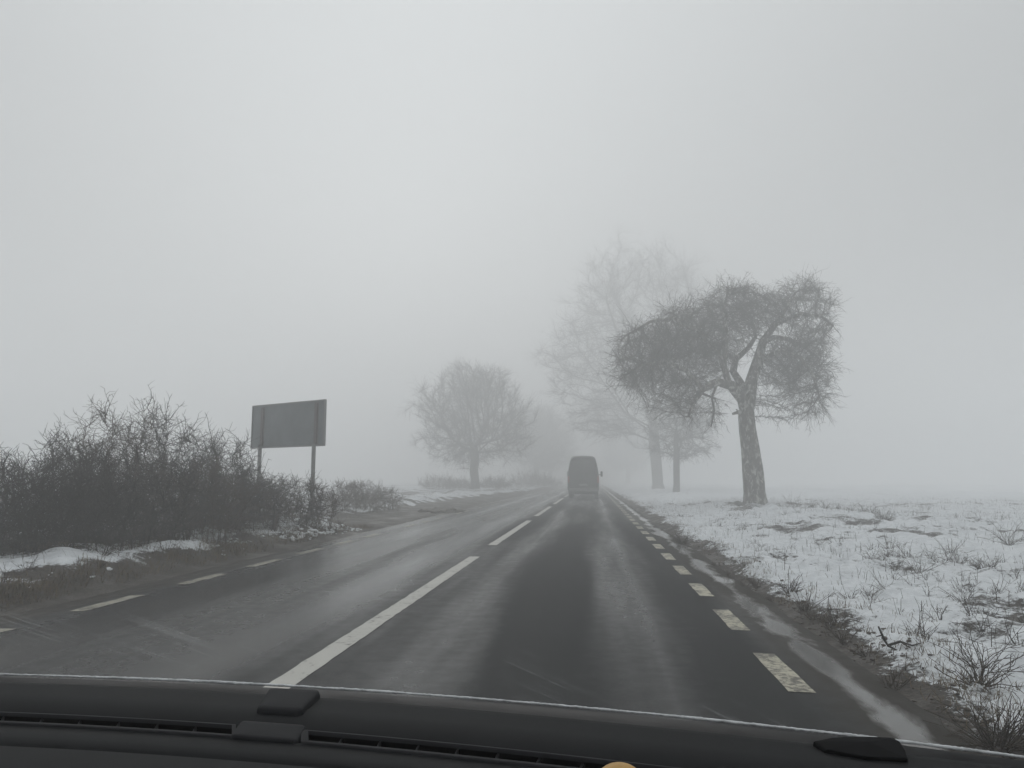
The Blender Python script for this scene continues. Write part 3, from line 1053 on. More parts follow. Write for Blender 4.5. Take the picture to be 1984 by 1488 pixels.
for y in np.arange(7.2, 18.6, .62):
    x = -5.95 - .35 * random.random() - .25 * (k % 3)
    o = bpy.data.objects.new('dry_weed', wb[k % 4])
    if not wb[k % 4].materials:
        wb[k % 4].materials.append(M['weed'])
    COL.objects.link(o)
    o.location = (x, float(y), float(height(x, y)))
    o.rotation_euler = (0, 0, k * 2.3)
    sc = random.uniform(.6, 1.15)
    o.scale = (sc, sc, sc)
    tag(o, 'dark twiggy weed on the snowy bank in front of the left thicket', 'weed', 'weeds along the left bank')
    k += 1
# fallen stick
g = np.random.default_rng(5)
mb = MB()
mb.tubes([(-.12, 0, .16), (-.085, .0, .07), (-.06, .01, .03), (.02, 0, .06), (.10, 0, .035), (.17, .02, .05)], [.006, .009, .011, .009, .006, .003], 6)
mb.tubes([(-.06, .01, .03), (-.02, -.05, .01)], [.009, .005], 5)
mb.tubes([(-.10, .0, .10), (-.14, .0, .09)], [.006, .003], 5)
mb.tubes([(.02, 0, .06), (.09, -.03, .015)], [.006, .003], 5)
put(mb.mesh('broken_stick'), 1738, 1242, 'black forked stick lying on the near snow', None, 'stick', 'broken_stick', m='shrub')
# scattered small weeds that nothing tells apart
smalls = [weed_mesh(4 + 2 * k, .22, .10, 230 + k, .0019, 2, .45) for k in range(6)]
k = 0
while k < 230:
    y = 4 + 26 * random.random() ** 1.3
    x = 2.5 + random.random() * (y * .62 - 1.0)
    if x < 2.5 or x > 16 or vnoise(x, y, 2.1, 47) < .35:
        continue
    o = bpy.data.objects.new('small_weed', smalls[k % 6])
    if not smalls[k % 6].materials:
        smalls[k % 6].materials.append(M['weed'])
    COL.objects.link(o)
    o.location = (x, y, float(height(x, y)))
    o.rotation_euler = (0, 0, random.random() * 6.28)
    s = random.uniform(.6, 1.35)
    o.scale = (s, s, s)
    tag(o, 'small thin dry weed poking out of the snow field right of the road', 'weed', 'small dry weeds scattered over the snow')
    k += 1

def blades(name, X, Y, h, wd, m, label=None, flat=.6, seed=1):
    g = np.random.default_rng(seed)
    n = len(X)
    Z = height(X, Y) - .01
    a = g.uniform(0, 2 * np.pi, n)
    hh = h * g.uniform(.4, 1.3, n)
    lx, ly = np.cos(a) * flat * g.uniform(.2, 1.3, n), np.sin(a) * flat * g.uniform(.2, 1.3, n)
    b = np.stack([X, Y, Z], -1)
    side = np.stack([-np.sin(a), np.cos(a), 0 * a], -1) * (wd * g.uniform(.6, 1.4, n))[:, None]
    mid = b + np.stack([lx * .35, ly * .35, np.full(n, .62)], -1) * hh[:, None]
    tip = b + np.stack([lx * 1.1, ly * 1.1, np.full(n, .9) - .25 * np.hypot(lx, ly)], -1) * hh[:, None]
    v = np.stack([b - side, b + side, mid + side * .7, mid - side * .7, tip], 1).reshape(-1, 3)
    i = np.arange(n)[:, None] * 5
    return tag(link(name, np_mesh(name, v, [i + np.array([0, 1, 2, 3]), i + np.array([3, 2, 4])]), M[m]), kind='stuff')
g = np.random.default_rng(77)
def scatter(n, x0, x1, y0, y1, ypow, test):
    Y = y0 + (y1 - y0) * g.uniform(0, 1, n) ** ypow
    X = g.uniform(x0, x1, n)
    k = test(X, Y) > g.uniform(0, 1, n)
    return X[k], Y[k]
Xa, Ya = scatter(60000, 1.85, 3.4, 2.5, 60, 2.0, lambda x, y: .6 * np.exp(-((x - 2.2) / .33) ** 2) * (.15 + sstep(-.1, .4, fbm(x, y, .5, 3, 91))))
Xb, Yb = scatter(110000, 2.3, 24, 3.5, 50, 1.3, lambda x, y: .75 * sstep(.18, .55, fbm(x, y, 1.7, 4, 47)) * sstep(.0, .4, fbm(x, y, .35, 3, 93)))
Xc, Yc = scatter(9000, 4.5, 22, 29, 38, 1, lambda x, y: np.exp(-((y - 32.5 - .1 * x) / 1.0) ** 2) * sstep(-.1, .4, fbm(x, y, 1.2, 3, 49)))
Xd, Yd = scatter(38000, 2.3, 26, 3.2, 42, 1.15, lambda x, y: .15 + .85 * sstep(.0, .5, fbm(x, y, 1.1, 4, 57)))
blades('dead_grass', Xd, Yd, .19, .0028, 'weed', seed=6, flat=.7)
blades('dead_grass', np.concatenate([Xa, Xb, Xc]), np.concatenate([Ya, Yb, Yc]), .085, .0022, 'grass', seed=3, flat=1.5)
Xa, Ya = scatter(70000, -8.6, -5.6, 5, 20, 1.3, lambda x, y: .30 * sstep(.0, .5, fbm(x, y, .7, 4, 58)) + .8 * np.exp(-((x + 5.85) / .25) ** 2) * (.2 + sstep(-.2, .4, fbm(x, y, .6, 3, 95))) + .06 * sstep(.1, .5, fbm(x, y, .5, 3, 97)))
Xb, Yb = scatter(30000, -13, -7.4, 20, 75, 1.2, lambda x, y: .5 * sstep(0, .45, fbm(x, y, 2.0, 3, 99)))
blades('dead_grass', np.concatenate([Xa, Xb]), np.concatenate([Ya, Yb]), .14, .003, 'grass', seed=4, flat=1.2)

# snow lumps thrown up by the plough along the left edge
def lumps(n, fx, fy, smin, smax, seed):
    g = np.random.default_rng(seed)
    mb = MB()
    import bmesh
    bm = bmesh.new()
    bmesh.ops.create_icosphere(bm, subdivisions=2, radius=1)
    bv = np.array([v.co[:] for v in bm.verts])
    bf = np.array([[v.index for v in f.verts] for f in bm.faces])
    bm.free()
    for i in range(n):
        x, y = fx(g), fy(g)
        s = g.uniform(smin, smax)
        nz = 1 + .28 * np.sin(bv @ g.normal(0, 2.5, 3) + g.uniform(0, 6)) + .15 * np.sin(bv @ g.normal(0, 5, 3))
        v = bv * nz[:, None] * np.array([s * g.uniform(.8, 1.6), s * g.uniform(.8, 1.6), s * g.uniform(.5, .8)])
        mb.add(v + [x, y, float(height(x, y)) + s * .1], bf)
    return mb
M['snow'] = simple('old_snow', (.74, .76, .78), .7, .12, 12, .3, .3)
tag(link('snow', lumps(120, lambda g: -6.35 + g.normal(0, .25), lambda g: g.uniform(6, 19), .01, .03, 1).mesh('snow'), M['snow']), kind='stuff')
tag(link('snow', lumps(110, lambda g: -5.85 + g.normal(0, .10), lambda g: g.uniform(14.5, 19), .015, .05, 2).mesh('snow'), M['snow']), kind='stuff')
M['mud'] = simple('wet_mud', (.055, .044, .033), .5, .4, 14, .4, .5)
tag(link('mud', lumps(800, lambda g: 1.80 + abs(g.normal(0, .22)), lambda g: 2.6 + 20 * g.random() ** 1.8, .004, .016, 3).mesh('mud'), M['mud']), kind='stuff')
hp = on_plane(848, 992, 0)
dm = lumps(60, lambda g: hp[0] + g.normal(0, .42), lambda g: hp[1] + g.normal(0, .4), .05, .17, 4)
tag(link('dirt_heap', dm.mesh('dirt_heap'), M['mud']), 'small dark heap of earth on the muddy pull-in left of the road', 'dirt heap')

# ------------------------------------------------------------------ sign board seen from behind
DR, DL_ = 18.6, 19.7
pr = at_y(605, 960, DR)
pl = at_y(500, 960, DL_)
sb = thing('sign_board', 'dark blank back of a large sign board on two posts behind the bushes', 'sign', (pl[0], pl[1], float(height(pl[0], pl[1]))))
ux = (pr - pl)
ux[2] = 0
span = np.linalg.norm(ux)
ux /= span
uy = np.array([-ux[1], ux[0], 0])
def sp(u, v, z):          # along the board, behind it, above ground (world)
    p = pl + ux * u + uy * v
    return (p[0] - sb.location.x, p[1] - sb.location.y, z - sb.location.z)
zb, zt = at_y(483, 866, DL_)[2], at_y(483, 787, DL_)[2]
zt2 = at_y(630, 779, DR)[2]
u0, u1 = -.43, span + .31
M['panel'] = simple('grey_sheet_metal', (.135, .150, .158), .55, .22, 2.2, .4)
M['panel_rim'] = simple('folded_rim', (.2, .2, .2), .5, .1, 4, .4)
M['post'] = simple('galvanised_post', (.20, .20, .195), .5, .2, 6, .4)
M['post_shade'] = simple('shaded_post_band', (.115, .100, .094), .7, .25, 5, .2)  # darker, browner colour paints the shade on the posts across the panel
def slab(u0, u1, v0, v1, za0, za1, zb0, zb1):
    c = [sp(u0, v0, za0), sp(u1, v0, zb0), sp(u1, v1, zb0), sp(u0, v1, za0), sp(u0, v0, za1), sp(u1, v0, zb1), sp(u1, v1, zb1), sp(u0, v1, za1)]
    return c, np.array([(0, 3, 2, 1), (4, 5, 6, 7), (0, 1, 5, 4), (1, 2, 6, 5), (2, 3, 7, 6), (3, 0, 4, 7)])
mb = MB()
mb.add(*slab(u0, u1, .055, .08, zb, zt, zb, zt))
link('panel', mb.mesh('panel', False), M['panel'], sb)
mb = MB()
for a, b, c, d in ((u0 - .02, u1 + .02, zt, zt + .035), (u0 - .02, u1 + .02, zb - .035, zb), (u0 - .025, u0, zb, zt), (u1, u1 + .025, zb, zt)):
    mb.add(*slab(a, b, .03, .085, c, d, c, d))
link('frame', mb.mesh('frame', False), M['panel_rim'], sb)
for u in (0, span):
    mb = MB()
    mb.tubes([sp(u, 0, -.3), sp(u, 0, zb * .5), sp(u, 0, zb + .03)], [.05, .05, .05], 14)
    link('post', mb.mesh('post'), M['post'], sb)
    mb = MB()
    mb.add(*slab(u - .075, u + .075, .050, .054, zb + .03, zt - .03, zb + .03, zt - .03))
    mb.add(*slab(u - .045, u + .045, .020, .049, zb + .032, zt - .05, zb + .032, zt - .05))
    link('post_band', mb.mesh('post_band', False), M['post_shade'], sb)

# ------------------------------------------------------------------ van
VY = 49.5
VX = float(at_y(1130, 930, VY)[0])
van = thing('van', 'dark high-roofed van driving ahead in the fog, seen from behind', 'van', (VX, VY, float(road_z(VX))))
M['van'] = simple('dark_van_paint', (.022, .025, .024), .38, .1, 2, .5)
M['vglass'] = simple('dark_glass', (.02, .022, .022), .3, .1, 2, .4)
M['black'] = simple('black_plastic', (.022, .022, .022), .6, .1, 10, .3)
M['tyre'] = simple('tyre_rubber', (.02, .02, .02), .8, .2, 20, .2)
M['rim'] = simple('steel_rim', (.2, .2, .2), .45, .1, 6, .5)
M['red'] = simple('red_lens', (.30, .04, .035), .25, .1, 4, .5)
M['plate'] = simple('number_plate', (.20, .205, .205), .5, .05, 4, .3)
M['bump'] = simple('grey_bumper', (.15, .15, .148), .55, .15, 5, .3)
# half profile (x, z): sills to roof, strong tumblehome
prof = [(.86, .36), (.96, .42), (1.0, .60), (1.005, 1.0), (.995, 1.35), (.95, 1.72), (.875, 2.15), (.795, 2.44), (.735, 2.57), (.61, 2.65), (.38, 2.68), (0, 2.69)]
def ring(sx, sz, y, zoff=0):
    r = [(x * sx, y, .36 + (z - .36) * sz + zoff) for x, z in prof]
    l = [(-x, yy, z) for x, yy, z in r[:-1]][::-1]
    return r + l
rings = [ring(.955, .972, .0), ring(.988, .992, .06), ring(1, 1, .18), ring(1, 1, 3.6), ring(.99, .985, 4.3), ring(.97, .80, 4.95), ring(.96, .47, 5.35), ring(.93, .40, 5.9), ring(.84, .34, 6.1)]
V_ = np.array(rings)
nr = V_.shape[1]
vi = np.arange(V_.size // 3).reshape(len(rings), nr)
mb = MB()
mb.add(V_.reshape(-1, 3), np.stack([vi[:-1], vi[1:], np.roll(vi[1:], -1, 1), np.roll(vi[:-1], -1, 1)], -1)[:, :, :].reshape(-1, 4))
# rear and front faces: strips between mirrored points
def cap(i, flip):
    f = []
    for k in range(len(prof) - 1):
        a, b = vi[i][k], vi[i][k + 1]
        c = vi[i][(nr - k) % nr if k else nr - 1] if 0 else vi[i][nr - 1 - k]
        d = vi[i][nr - 2 - k] if nr - 2 - k > k + 1 else b
        q_ = (a, b, d, c)
        f.append(q_ if flip else q_[::-1])
    return np.array(f[:-1]), np.array([f[-1][:3] if flip else f[-1][1:]])
for i, fl in ((0, False), (len(rings) - 1, True)):
    a, b = cap(i, fl)
    mb.f.append(a)
body = link('body', mb.mesh('body'), M['van'], van)
def wid(z):
    zz = [p[1] for p in prof]
    return float(np.interp(z, zz, [p[0] for p in prof])) * .955
def sheet(zs, xa, xb, y0, y1):
    """panel on the rear following the body's taper; xa, xb: functions of z"""
    n = len(zs)
    v = []
    for z in zs:
        v += [(xa(z), y0, z), (xb(z), y0, z), (xb(z), y1, z), (xa(z), y1, z)]
    f = []
    for k in range(n - 1):
        o = 4 * k
        for a, b in ((0, 1), (1, 2), (2, 3), (3, 0)):
            f.append((o + a, o + b, o + 4 + b, o + 4 + a))
    f += [(3, 2, 1, 0), tuple(4 * (n - 1) + i for i in range(4))]
    return v, np.array(f)
for s in (-1, 1):
    mb = MB()
    mb.add(*sheet(np.linspace(.70, 2.40, 9), (lambda z: s * .015) if s > 0 else (lambda z: -(wid(z) - .09)), (lambda z: wid(z) - .09) if s > 0 else (lambda z: -.015), -.035, .01))
    door = link('rear_door', mb.mesh('rear_door', False), M['van'], van)
    bevel(door, .012)
    mb = MB()
    mb.add(*sheet(np.linspace(1.36, 2.26, 6), (lambda z: s * .07) if s > 0 else (lambda z: -(wid(z) - .16)), (lambda z: wid(z) - .16) if s > 0 else (lambda z: -.07), -.042, -.02))
    link('window', mb.mesh('window', False), M['vglass'], door)
    mb = MB()
    mb.box((s * .09 - .05, -.06, 1.10), (s * .09 + .05, -.036, 1.14))
    bevel(link('handle', mb.mesh('handle', False), M['black'], door), .008)
    mb = MB()
    mb.box((s * .93 - .05, -.03, .98), (s * .93 + .05, .10, 1.40))
    bevel(link('tail_light', mb.mesh('tail_light', False), M['red'], van), .02)
    # mirror
    mb = MB()
    mx = 1.21 if s > 0 else 1.08
    mb.box((s * mx - .07, 4.55, 1.38), (s * mx + .07, 4.67, 1.74))
    mb.tubes([(s * .93, 4.72, 1.50), (s * mx, 4.62, 1.52)], [.03, .03], 6)
    bevel(link('wing_mirror', mb.mesh('wing_mirror', False), M['black'], van), .03)
    for yy in (1.05, 4.95):
        mb = MB()
        a = np.linspace(0, 2 * np.pi, 29)[:-1]
        pf = [(.20, -.11), (.33, -.115), (.345, -.08), (.345, .08), (.33, .115), (.20, .11)]
        Vw = np.array([[(s * .83 + q_, yy + r_ * math.cos(t), .345 + r_ * math.sin(t)) for t in a] for r_, q_ in pf])
        ii = np.arange(Vw.size // 3).reshape(len(pf), len(a))
        mb.add(Vw.reshape(-1, 3), np.stack([ii[:-1], ii[1:], np.roll(ii[1:], -1, 1), np.roll(ii[:-1], -1, 1)], -1).reshape(-1, 4))
        wh = link('wheel', mb.mesh('wheel'), M['tyre'], van)
        mb = MB()
        Vw = np.array([[(s * .83 + q_, yy + r_ * math.cos(t), .345 + r_ * math.sin(t)) for t in a] for r_, q_ in [(.205, -.09), (.19, s * .06), (.08, s * .09), (.01, s * .09)]])
        ii = np.arange(Vw.size // 3).reshape(4, len(a))
        mb.add(Vw.reshape(-1, 3), np.stack([ii[:-1], ii[1:], np.roll(ii[1:], -1, 1), np.roll(ii[:-1], -1, 1)], -1).reshape(-1, 4))
        link('rim', mb.mesh('rim'), M['rim'], wh)
mb = MB()
mb.box((-.93, -.16, .44), (.93, .02, .66))
bevel(link('rear_bumper', mb.mesh('rear_bumper', False), M['bump'], van), .04, 3)
mb = MB()
mb.box((-.26, -.05, .80), (.26, -.037, .92))
link('number_plate', mb.mesh('number_plate', False), M['plate'], van)
mb = MB()
mb.box((-.80, .3, .26), (.80, 5.6, .40))
link('chassis', mb.mesh('chassis', False), M['black'], van)

# ------------------------------------------------------------------ the car we sit in
ZD = .95
car = thing('car', 'black car dashboard with defroster vents under the windscreen, along the bottom of the photo', 'car', (0, 0, 0))
def dp(px, py, z=ZD):
    return on_plane(px, py, z)
def curve(pts, xs):
    pts = np.array(pts, float)
    # smooth interpolation in the photo's measured points
    c = np.polyfit(pts[:, 0], pts[:, 1], 3)
    return np.polyval(c, xs)
RIM = [(-600, 1306), (0, 1307), (300, 1314), (520, 1327), (800, 1346), (1150, 1372), (1400, 1397), (1640, 1424), (1984, 1466), (2300, 1512)]
LOW = [(-600, 1320), (0, 1322), (300, 1331), (520, 1346), (800, 1367), (1150, 1397), (1400, 1422), (1640, 1448), (1984, 1488), (2300, 1530)]
VT = [(-600, 1376), (0, 1381), (250, 1393), (455, 1407), (585, 1416), (850, 1438), (1100, 1466), (1500, 1514), (2300, 1625)]     # back edge of the vent channel
VB = [(-600, 1394), (0, 1404), (250, 1416), (446, 1428), (580, 1440), (850, 1465), (1100, 1493), (1500, 1543), (2300, 1655)]     # front edge
SE = [(-600, 1438), (0, 1446), (250, 1459), (556, 1483), (900, 1516), (1500, 1590), (2300, 1700)]                                 # seam of the lower pad
xs = np.linspace(-500, 2250, 120)
def row(c, z, xs=xs):
    return np.array([dp(x, y, z) for x, y in zip(xs, curve(c, xs))])
def strips(rows):
    rows = np.array(rows)
    i = np.arange(rows.shape[0] * rows.shape[1]).reshape(rows.shape[:2])
    return rows.reshape(-1, 3), np.stack([i[:-1, :-1], i[1:, :-1], i[1:, 1:], i[:-1, 1:]], -1).reshape(-1, 4)
def drop(r, dz, dy=0):
    r = r.copy()
    r[:, 2] += dz
    r[:, 1] += dy
    return r
def dash_material(name, col):
    m, t, b = mat(name)
    v = mapping(t)
    n = noise(t, 900, 2, .6, v)
    n2 = noise(t, 14, 4, .6, v)
    c = ramp(t, n2.outputs['Fac'], [(.3, tuple(x * .88 for x in col)), (.7, tuple(x * 1.12 for x in col))])
    t.links.new(c.outputs[0], b.inputs['Base Color'])
    b.inputs['Roughness'].default_value = .72
    b.inputs['Specular IOR Level'].default_value = .12
    bump(t, n.outputs['Fac'], .35, .0012, b)
    return m
M['dash'] = dash_material('grained_dashboard', (.008, .0086, .0094))
M['dash2'] = dash_material('grained_cover', (.012, .0123, .014))
M['frit'] = simple('black_gap', (.004, .0045, .005), .35, .1, 6, .3)
M['slot_shade'] = simple('vent_slot_shade', (.001, .001, .001), .9, .1, 6, .1)  # near-black colour stands in for the shade inside the vent slots
low, vt, vb, se = row(LOW, ZD), row(VT, ZD), row(VB, ZD), row(SE, ZD - .004)
mb = MB()
lo_f = drop(low, -.012, .012)
mb.add(*strips([drop(low, -.25, .012), lo_f, drop(low, -.003, .003), low, drop(low, 0, -.01), low * .5 + vt * .5 + [0, 0, .003], vt, drop(vt, -.003, -.002)]))
end = se.copy()
end[:, 1] -= .30
end[:, 2] -= .03
end2 = end.copy()
end2[:, 1] -= .08
end2[:, 2] -= .25
mb.add(*strips([drop(vb, -.003, .001), vb, se * .5 + vb * .5, se + [0, 0, .004], drop(se, .0015, -.002), drop(se, .0015, -.007), drop(se, .004, -.010), end, end2]))
dash = link('dashboard', mb.mesh('dashboard'), M['dash'], car)
mb = MB()
mb.add(*strips([drop(vt, -.003, -.001), drop(vt, -.028, -.001), drop(vb, -.028, .001), drop(vb, -.003, .001)]))
link('vent_duct', mb.mesh('vent_duct', False), M['slot_shade'], car)

# vents: frame and fins lying in the channel
def vent(x0, x1, fin_xs):
    q_ = np.linspace(x0, x1, 40)
    a, b = row(VT, ZD, q_), row(VB, ZD, q_)
    fr = MB()
    t = .22
    def lerp(k):
        return a + (b - a) * k
    up = lambda r, z: drop(r, z)
    fr.add(*strips([up(lerp(.02), -.006), up(lerp(.02), .002), up(lerp(.13), .002), up(lerp(.16), -.002)]))
    fr.add(*strips([up(lerp(.82), -.003), up(lerp(.85), .002), up(lerp(1.05), .002), up(lerp(1.07), -.001)]))
    for e, o in ((0, 1), (-1, -2)):
        d_ = (a[o] - a[e]) * .35
        fr.add(*strips([np.array([lerp(k)[e] + [0, 0, .0025] for k in (.1, .5, .95)]), np.array([lerp(k)[e] + d_ + [0, 0, .0025] for k in (.1, .5, .95)])]))
    f = link('defroster_vent', fr.mesh('defroster_vent'), M['dash2'], car)
    for x in fin_xs:
        p0, p1 = dp(x + 7, float(curve(VT, x + 7)), ZD - .004), dp(x - 5, float(curve(VB, x - 5)), ZD - .004)
        d_ = (p1 - p0)
        fm = MB()
        p0, p1 = p0 + d_ * .15, p1 - d_ * .15
        wv = np.array([.0012, 0, 0])
        dn = np.array([0, 0, -.018])
        c = [p0 - wv, p0 + wv, p1 + wv, p1 - wv]
        fm.add(np.array([x_ + dn for x_ in c] + c), np.array([(0, 3, 2, 1), (4, 5, 6, 7), (0, 1, 5, 4), (1, 2, 6, 5), (2, 3, 7, 6), (3, 0, 4, 7)]))
        link('fin', fm.mesh('fin', False), M['dash2'], f)
vent(-420, 457, [-370, -295, -220, -145, -70, 4, 79, 153, 228, 302, 376])
vent(583, 2150, [659, 733, 808, 884, 962, 1042, 1126, 1214, 1306])

def pad(name, corners, hgt, m, rnd=.16):
    """a raised cover with rounded corners"""
    c = np.array([dp(*p) for p in corners])
    n = 4
    pts = []
    for i in range(n):
        p0, p1, p2 = c[(i - 1) % n], c[i], c[(i + 1) % n]
        d1, d2 = p0 - p1, p2 - p1
        rr_ = rnd * min(np.linalg.norm(d1), np.linalg.norm(d2))
        a, b = p1 + d1 / np.linalg.norm(d1) * rr_, p1 + d2 / np.linalg.norm(d2) * rr_
        for t in np.linspace(0, 1, 7):
            pts.append((1 - t) ** 2 * a + 2 * t * (1 - t) * p1 + t * t * b)
    pts = np.array(pts)
    cen = pts.mean(0)
    lv = []
    for sc_f, z in ((1.03, -.008), (1.03, hgt * .25), (1.0, hgt * .75), (.965, hgt), (.80, hgt * 1.12), (.45, hgt * 1.2), (.02, hgt * 1.22)):
        q_ = cen + (pts - cen) * sc_f
        q_[:, 2] += z
        lv.append(q_)
    lv = np.array(lv)
    i = np.arange(lv.size // 3).reshape(lv.shape[:2])
    f = np.stack([i[:-1], i[1:], np.roll(i[1:], -1, 1), np.roll(i[:-1], -1, 1)], -1).reshape(-1, 4)
    return link(name, np_mesh(name, lv.reshape(-1, 3), f), m, car)
pad('sensor_cover', [(522, 1345), (622, 1349), (583, 1391), (496, 1386)], .009, M['dash2'])
pad('vent_joint_cover', [(468, 1402), (592, 1411), (573, 1441), (446, 1431)], .004, M['dash2'], .10)

# black gap, then the seal with its pale wet edge, at the foot of the windscreen
rim = row(RIM, ZD + .004)
mb = MB()
mb.add(*strips([drop(low, -.006, .008), drop((low + rim) / 2, -.010), drop(rim, -.004, 0), drop(rim, -.10, .02)]))
link('scuttle_panel', mb.mesh('scuttle_panel'), M['frit'], car)
M['seal'] = simple('slush_on_seal', (.55, .56, .57), .5, .3, 60, .4, .4)
sr = rim.copy()
mb = MB()
wob = .0017 * (1 + .35 * fbm(np.arange(len(sr)), 0, 3, 3, 5))
mb.tubes(np.stack([np.interp(np.linspace(0, 1, 600), np.linspace(0, 1, len(sr)), sr[:, k]) for k in range(3)], -1) + rng.normal(0, .00012, (600, 3)), np.interp(np.linspace(0, 1, 600), np.linspace(0, 1, len(sr)), wob) * (1 + .12 * rng.normal(0, 1, 600).clip(-1, 1)), 8)
link('windscreen_seal', mb.mesh('windscreen_seal'), M['seal'], car)

# windscreen: a curved sheet from the seal up over the camera
def glass_material():
    m, t, b = mat('windscreen_glass')
    t.nodes.remove(b)
    out = t.nodes['Material Output']
    tr = t.nodes.new('ShaderNodeBsdfTransparent')
    tr.inputs['Color'].default_value = (.975, .985, .98, 1)
    df = t.nodes.new('ShaderNodeBsdfTranslucent')
    df.inputs['Color'].default_value = (.8, .82, .82, 1)
    gl = t.nodes.new('ShaderNodeBsdfGlossy')
    gl.inputs['Roughness'].default_value = .02
    v = mapping(t)
    # wiper smears: slanting streaks low on the glass, and a trace of grime
    mr = N(t, 'ShaderNodeMapping')
    mr.inputs['Rotation'].default_value = (0, R(-27), 0)
    t.links.new(v, mr.inputs['Vector'])
    mp = N(t, 'ShaderNodeMapping')
    mp.inputs['Scale'].default_value = (.9, .9, 70)
    t.links.new(mr.outputs[0], mp.inputs['Vector'])
    s1 = noise(t, 3.0, 5, .7, mp.outputs[0], .1)
    s2 = noise(t, 6, 4, .6, v)
    x = N(t, 'ShaderNodeSeparateXYZ')
    t.links.new(v, x.inputs[0])
    low = mathn(t, 'MULTIPLY', mathn(t, 'SUBTRACT', 1.13, x.outputs[2]), 12, True)
    k = mathn(t, 'MULTIPLY', ramp(t, s1.outputs['Fac'], [(.52, (0, 0, 0)), (.74, (1, 1, 1))]).outputs[0], ramp(t, s2.outputs['Fac'], [(.50, (0, 0, 0)), (.64, (1, 1, 1))]).outputs[0])
    fac = mathn(t, 'ADD', mathn(t, 'MULTIPLY', mathn(t, 'MULTIPLY', k, low), .22), .004)
    m1 = t.nodes.new('ShaderNodeMixShader')
    t.links.new(fac, m1.inputs['Fac'])
    t.links.new(tr.outputs[0], m1.inputs[1])
    t.links.new(df.outputs[0], m1.inputs[2])
    m2 = t.nodes.new('ShaderNodeMixShader')
    m2.inputs['Fac'].default_value = .008
    t.links.new(m1.outputs[0], m2.inputs[1])
    t.links.new(gl.outputs[0], m2.inputs[2])
    t.links.new(m2.outputs[0], out.inputs['Surface'])
    return m
M['glass'] = glass_material()
wx = row(RIM, ZD + .006, np.linspace(-480, 2230, 60))
lv = []
for k in np.linspace(0, 1, 26):
    r_ = wx.copy()
    r_[:, 0] = r_[:, 0] * (1 - .14 * k) - .03 * k
    r_[:, 1] = r_[:, 1] * (1 - k) + k * (.06 + .12 * r_[:, 1]) 
    r_[:, 2] = ZD + .006 + .66 * k + .045 * math.sin(k * math.pi)
    lv.append(r_)
ws = link('windscreen', np_mesh('windscreen', *strips(lv)), M['glass'], car)
# drops and snow specks on the glass
lv = np.array(lv)
g = np.random.default_rng(3)
mb = MB()
import bmesh
bm = bmesh.new()
bmesh.ops.create_icosphere(bm, subdivisions=2, radius=1)
bv = np.array([v.co[:] for v in bm.verts])
bf = np.array([[v.index for v in f.verts] for f in bm.faces])
bm.free()
for k in range(40):
    i, j = g.integers(1, 9), g.integers(3, 30)
    p = lv[i, j]
    nrm = np.cross(lv[i, j + 1] - p, lv[i + 1, j] - p)
    nrm /= np.linalg.norm(nrm)
    if nrm[1] < 0:
        nrm = -nrm
    s = g.uniform(.0003, .0008)
    p = p + (lv[i, j + 1] - p) * g.random() + (lv[i + 1, j] - p) * g.random()
    v = bv * s
    v = v - nrm * (v @ nrm)[:, None] * .55
    mb.add(p + v + nrm * s * .3, bf)
dm_, t_, b_ = mat('melting_drops')
b_.inputs['Base Color'].default_value = (.9, .92, .93, 1)
b_.inputs['Roughness'].default_value = .1
b_.inputs['Transmission Weight'].default_value = .85
b_.inputs['IOR'].default_value = 1.33
link('water_drops', mb.mesh('water_drops'), dm_, ws)

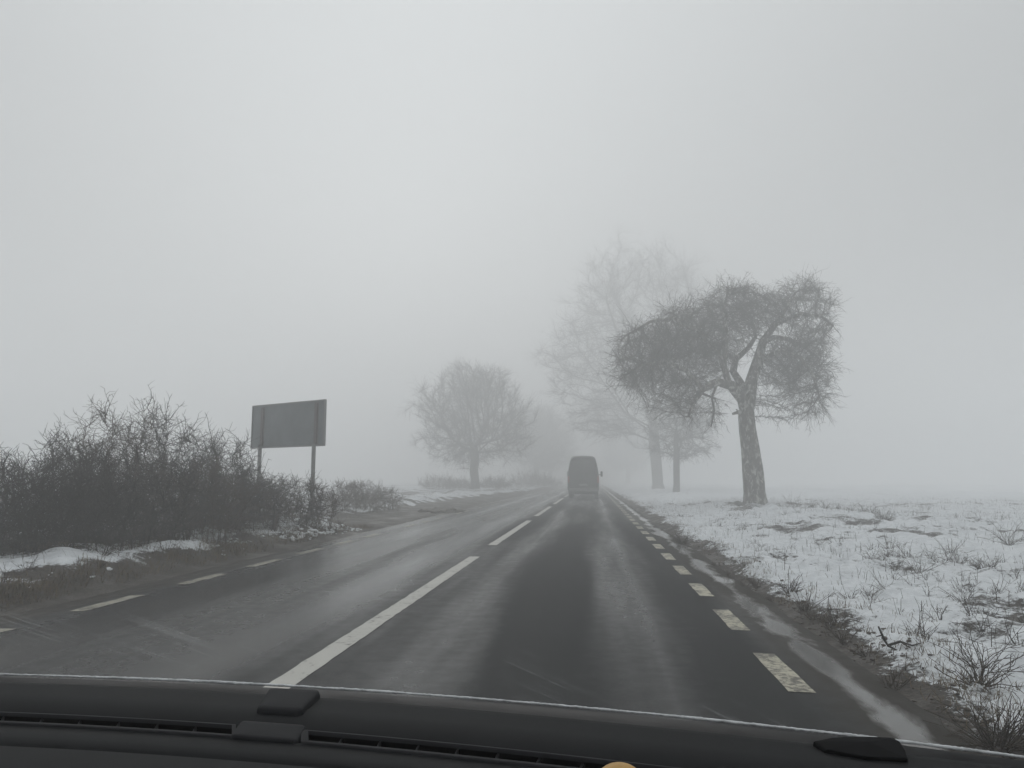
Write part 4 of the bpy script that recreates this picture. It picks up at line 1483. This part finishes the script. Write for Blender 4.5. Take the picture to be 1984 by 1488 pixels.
# wiper at rest behind the right end of the scuttle
mb = MB()
wp = [(1575, 1436), (1610, 1429), (1640, 1427), (1690, 1427), (1732, 1429), (1744, 1436), (1754, 1452), (1760, 1470), (1680, 1466), (1600, 1452)]
a = np.array([dp(*p, ZD + .006) for p in wp])
n = len(a)
b = a + [0, 0.012, -.02]
i = np.arange(n)
fv = np.concatenate([a, b, [a.mean(0) + [0, -.004, .004]]])
mb.add(fv, [np.stack([i, (i + 1) % n, (i + 1) % n + n, i + n], -1), np.stack([(i + 1) % n, i, np.full(n, 2 * n)], -1)])
M['cap'] = simple('matt_black_cap', (.004, .004, .0045), .8, .1, 20, .05)
bevel(link('wiper_cap', mb.mesh('wiper_cap', False), M['cap'], car), .002)
# ochre ball-shaped thing lying on the dashboard
c_ = dp(1201, 1500, ZD)
bm = bmesh.new()
bmesh.ops.create_uvsphere(bm, u_segments=32, v_segments=20, radius=1)
bv = np.array([v.co[:] for v in bm.verts])
bm_f4 = np.array([[v.index for v in f.verts] for f in bm.faces if len(f.verts) == 4])
bm_f3 = np.array([[v.index for v in f.verts] for f in bm.faces if len(f.verts) == 3])
bm.free()
tz = on_plane(1201, 1477, ZD)
d = ray(1201, 1478)
yb = float(dp(1201, 1560)[1])
top = EYE + d * (yb / d[1])
rb = (top[2] - (ZD - .012)) / 2
rb = max(.018, min(.04, rb))
bl = link('ochre_ball', np_mesh('ochre_ball', bv * np.array([rb * 1.05, rb * 1.05, rb * .97]), [bm_f4, bm_f3]), simple('ochre_skin', (.42, .24, .06), .5, .12, 30, .4, .2), None, (top[0], top[1], top[2] - rb))
tag(bl, 'ochre yellow rounded thing on the dashboard, only its top showing', 'ball')

# ------------------------------------------------------------------ fog
def haze_material(density):
    m = bpy.data.materials.new('fog')
    m.use_nodes = True
    t = m.node_tree
    t.nodes.clear()
    o = t.nodes.new('ShaderNodeOutputMaterial')
    p = t.nodes.new('ShaderNodeVolumePrincipled')
    p.inputs['Color'].default_value = (.985, .987, .989, 1)
    p.inputs['Density'].default_value = density
    p.inputs['Anisotropy'].default_value = .45
    t.links.new(p.outputs[0], o.inputs['Volume'])
    return m
mb = MB()
mb.box((-360, -45, -3), (360, 400, 31))
tag(link('haze', mb.mesh('haze', False), haze_material(.0172)), kind='stuff')
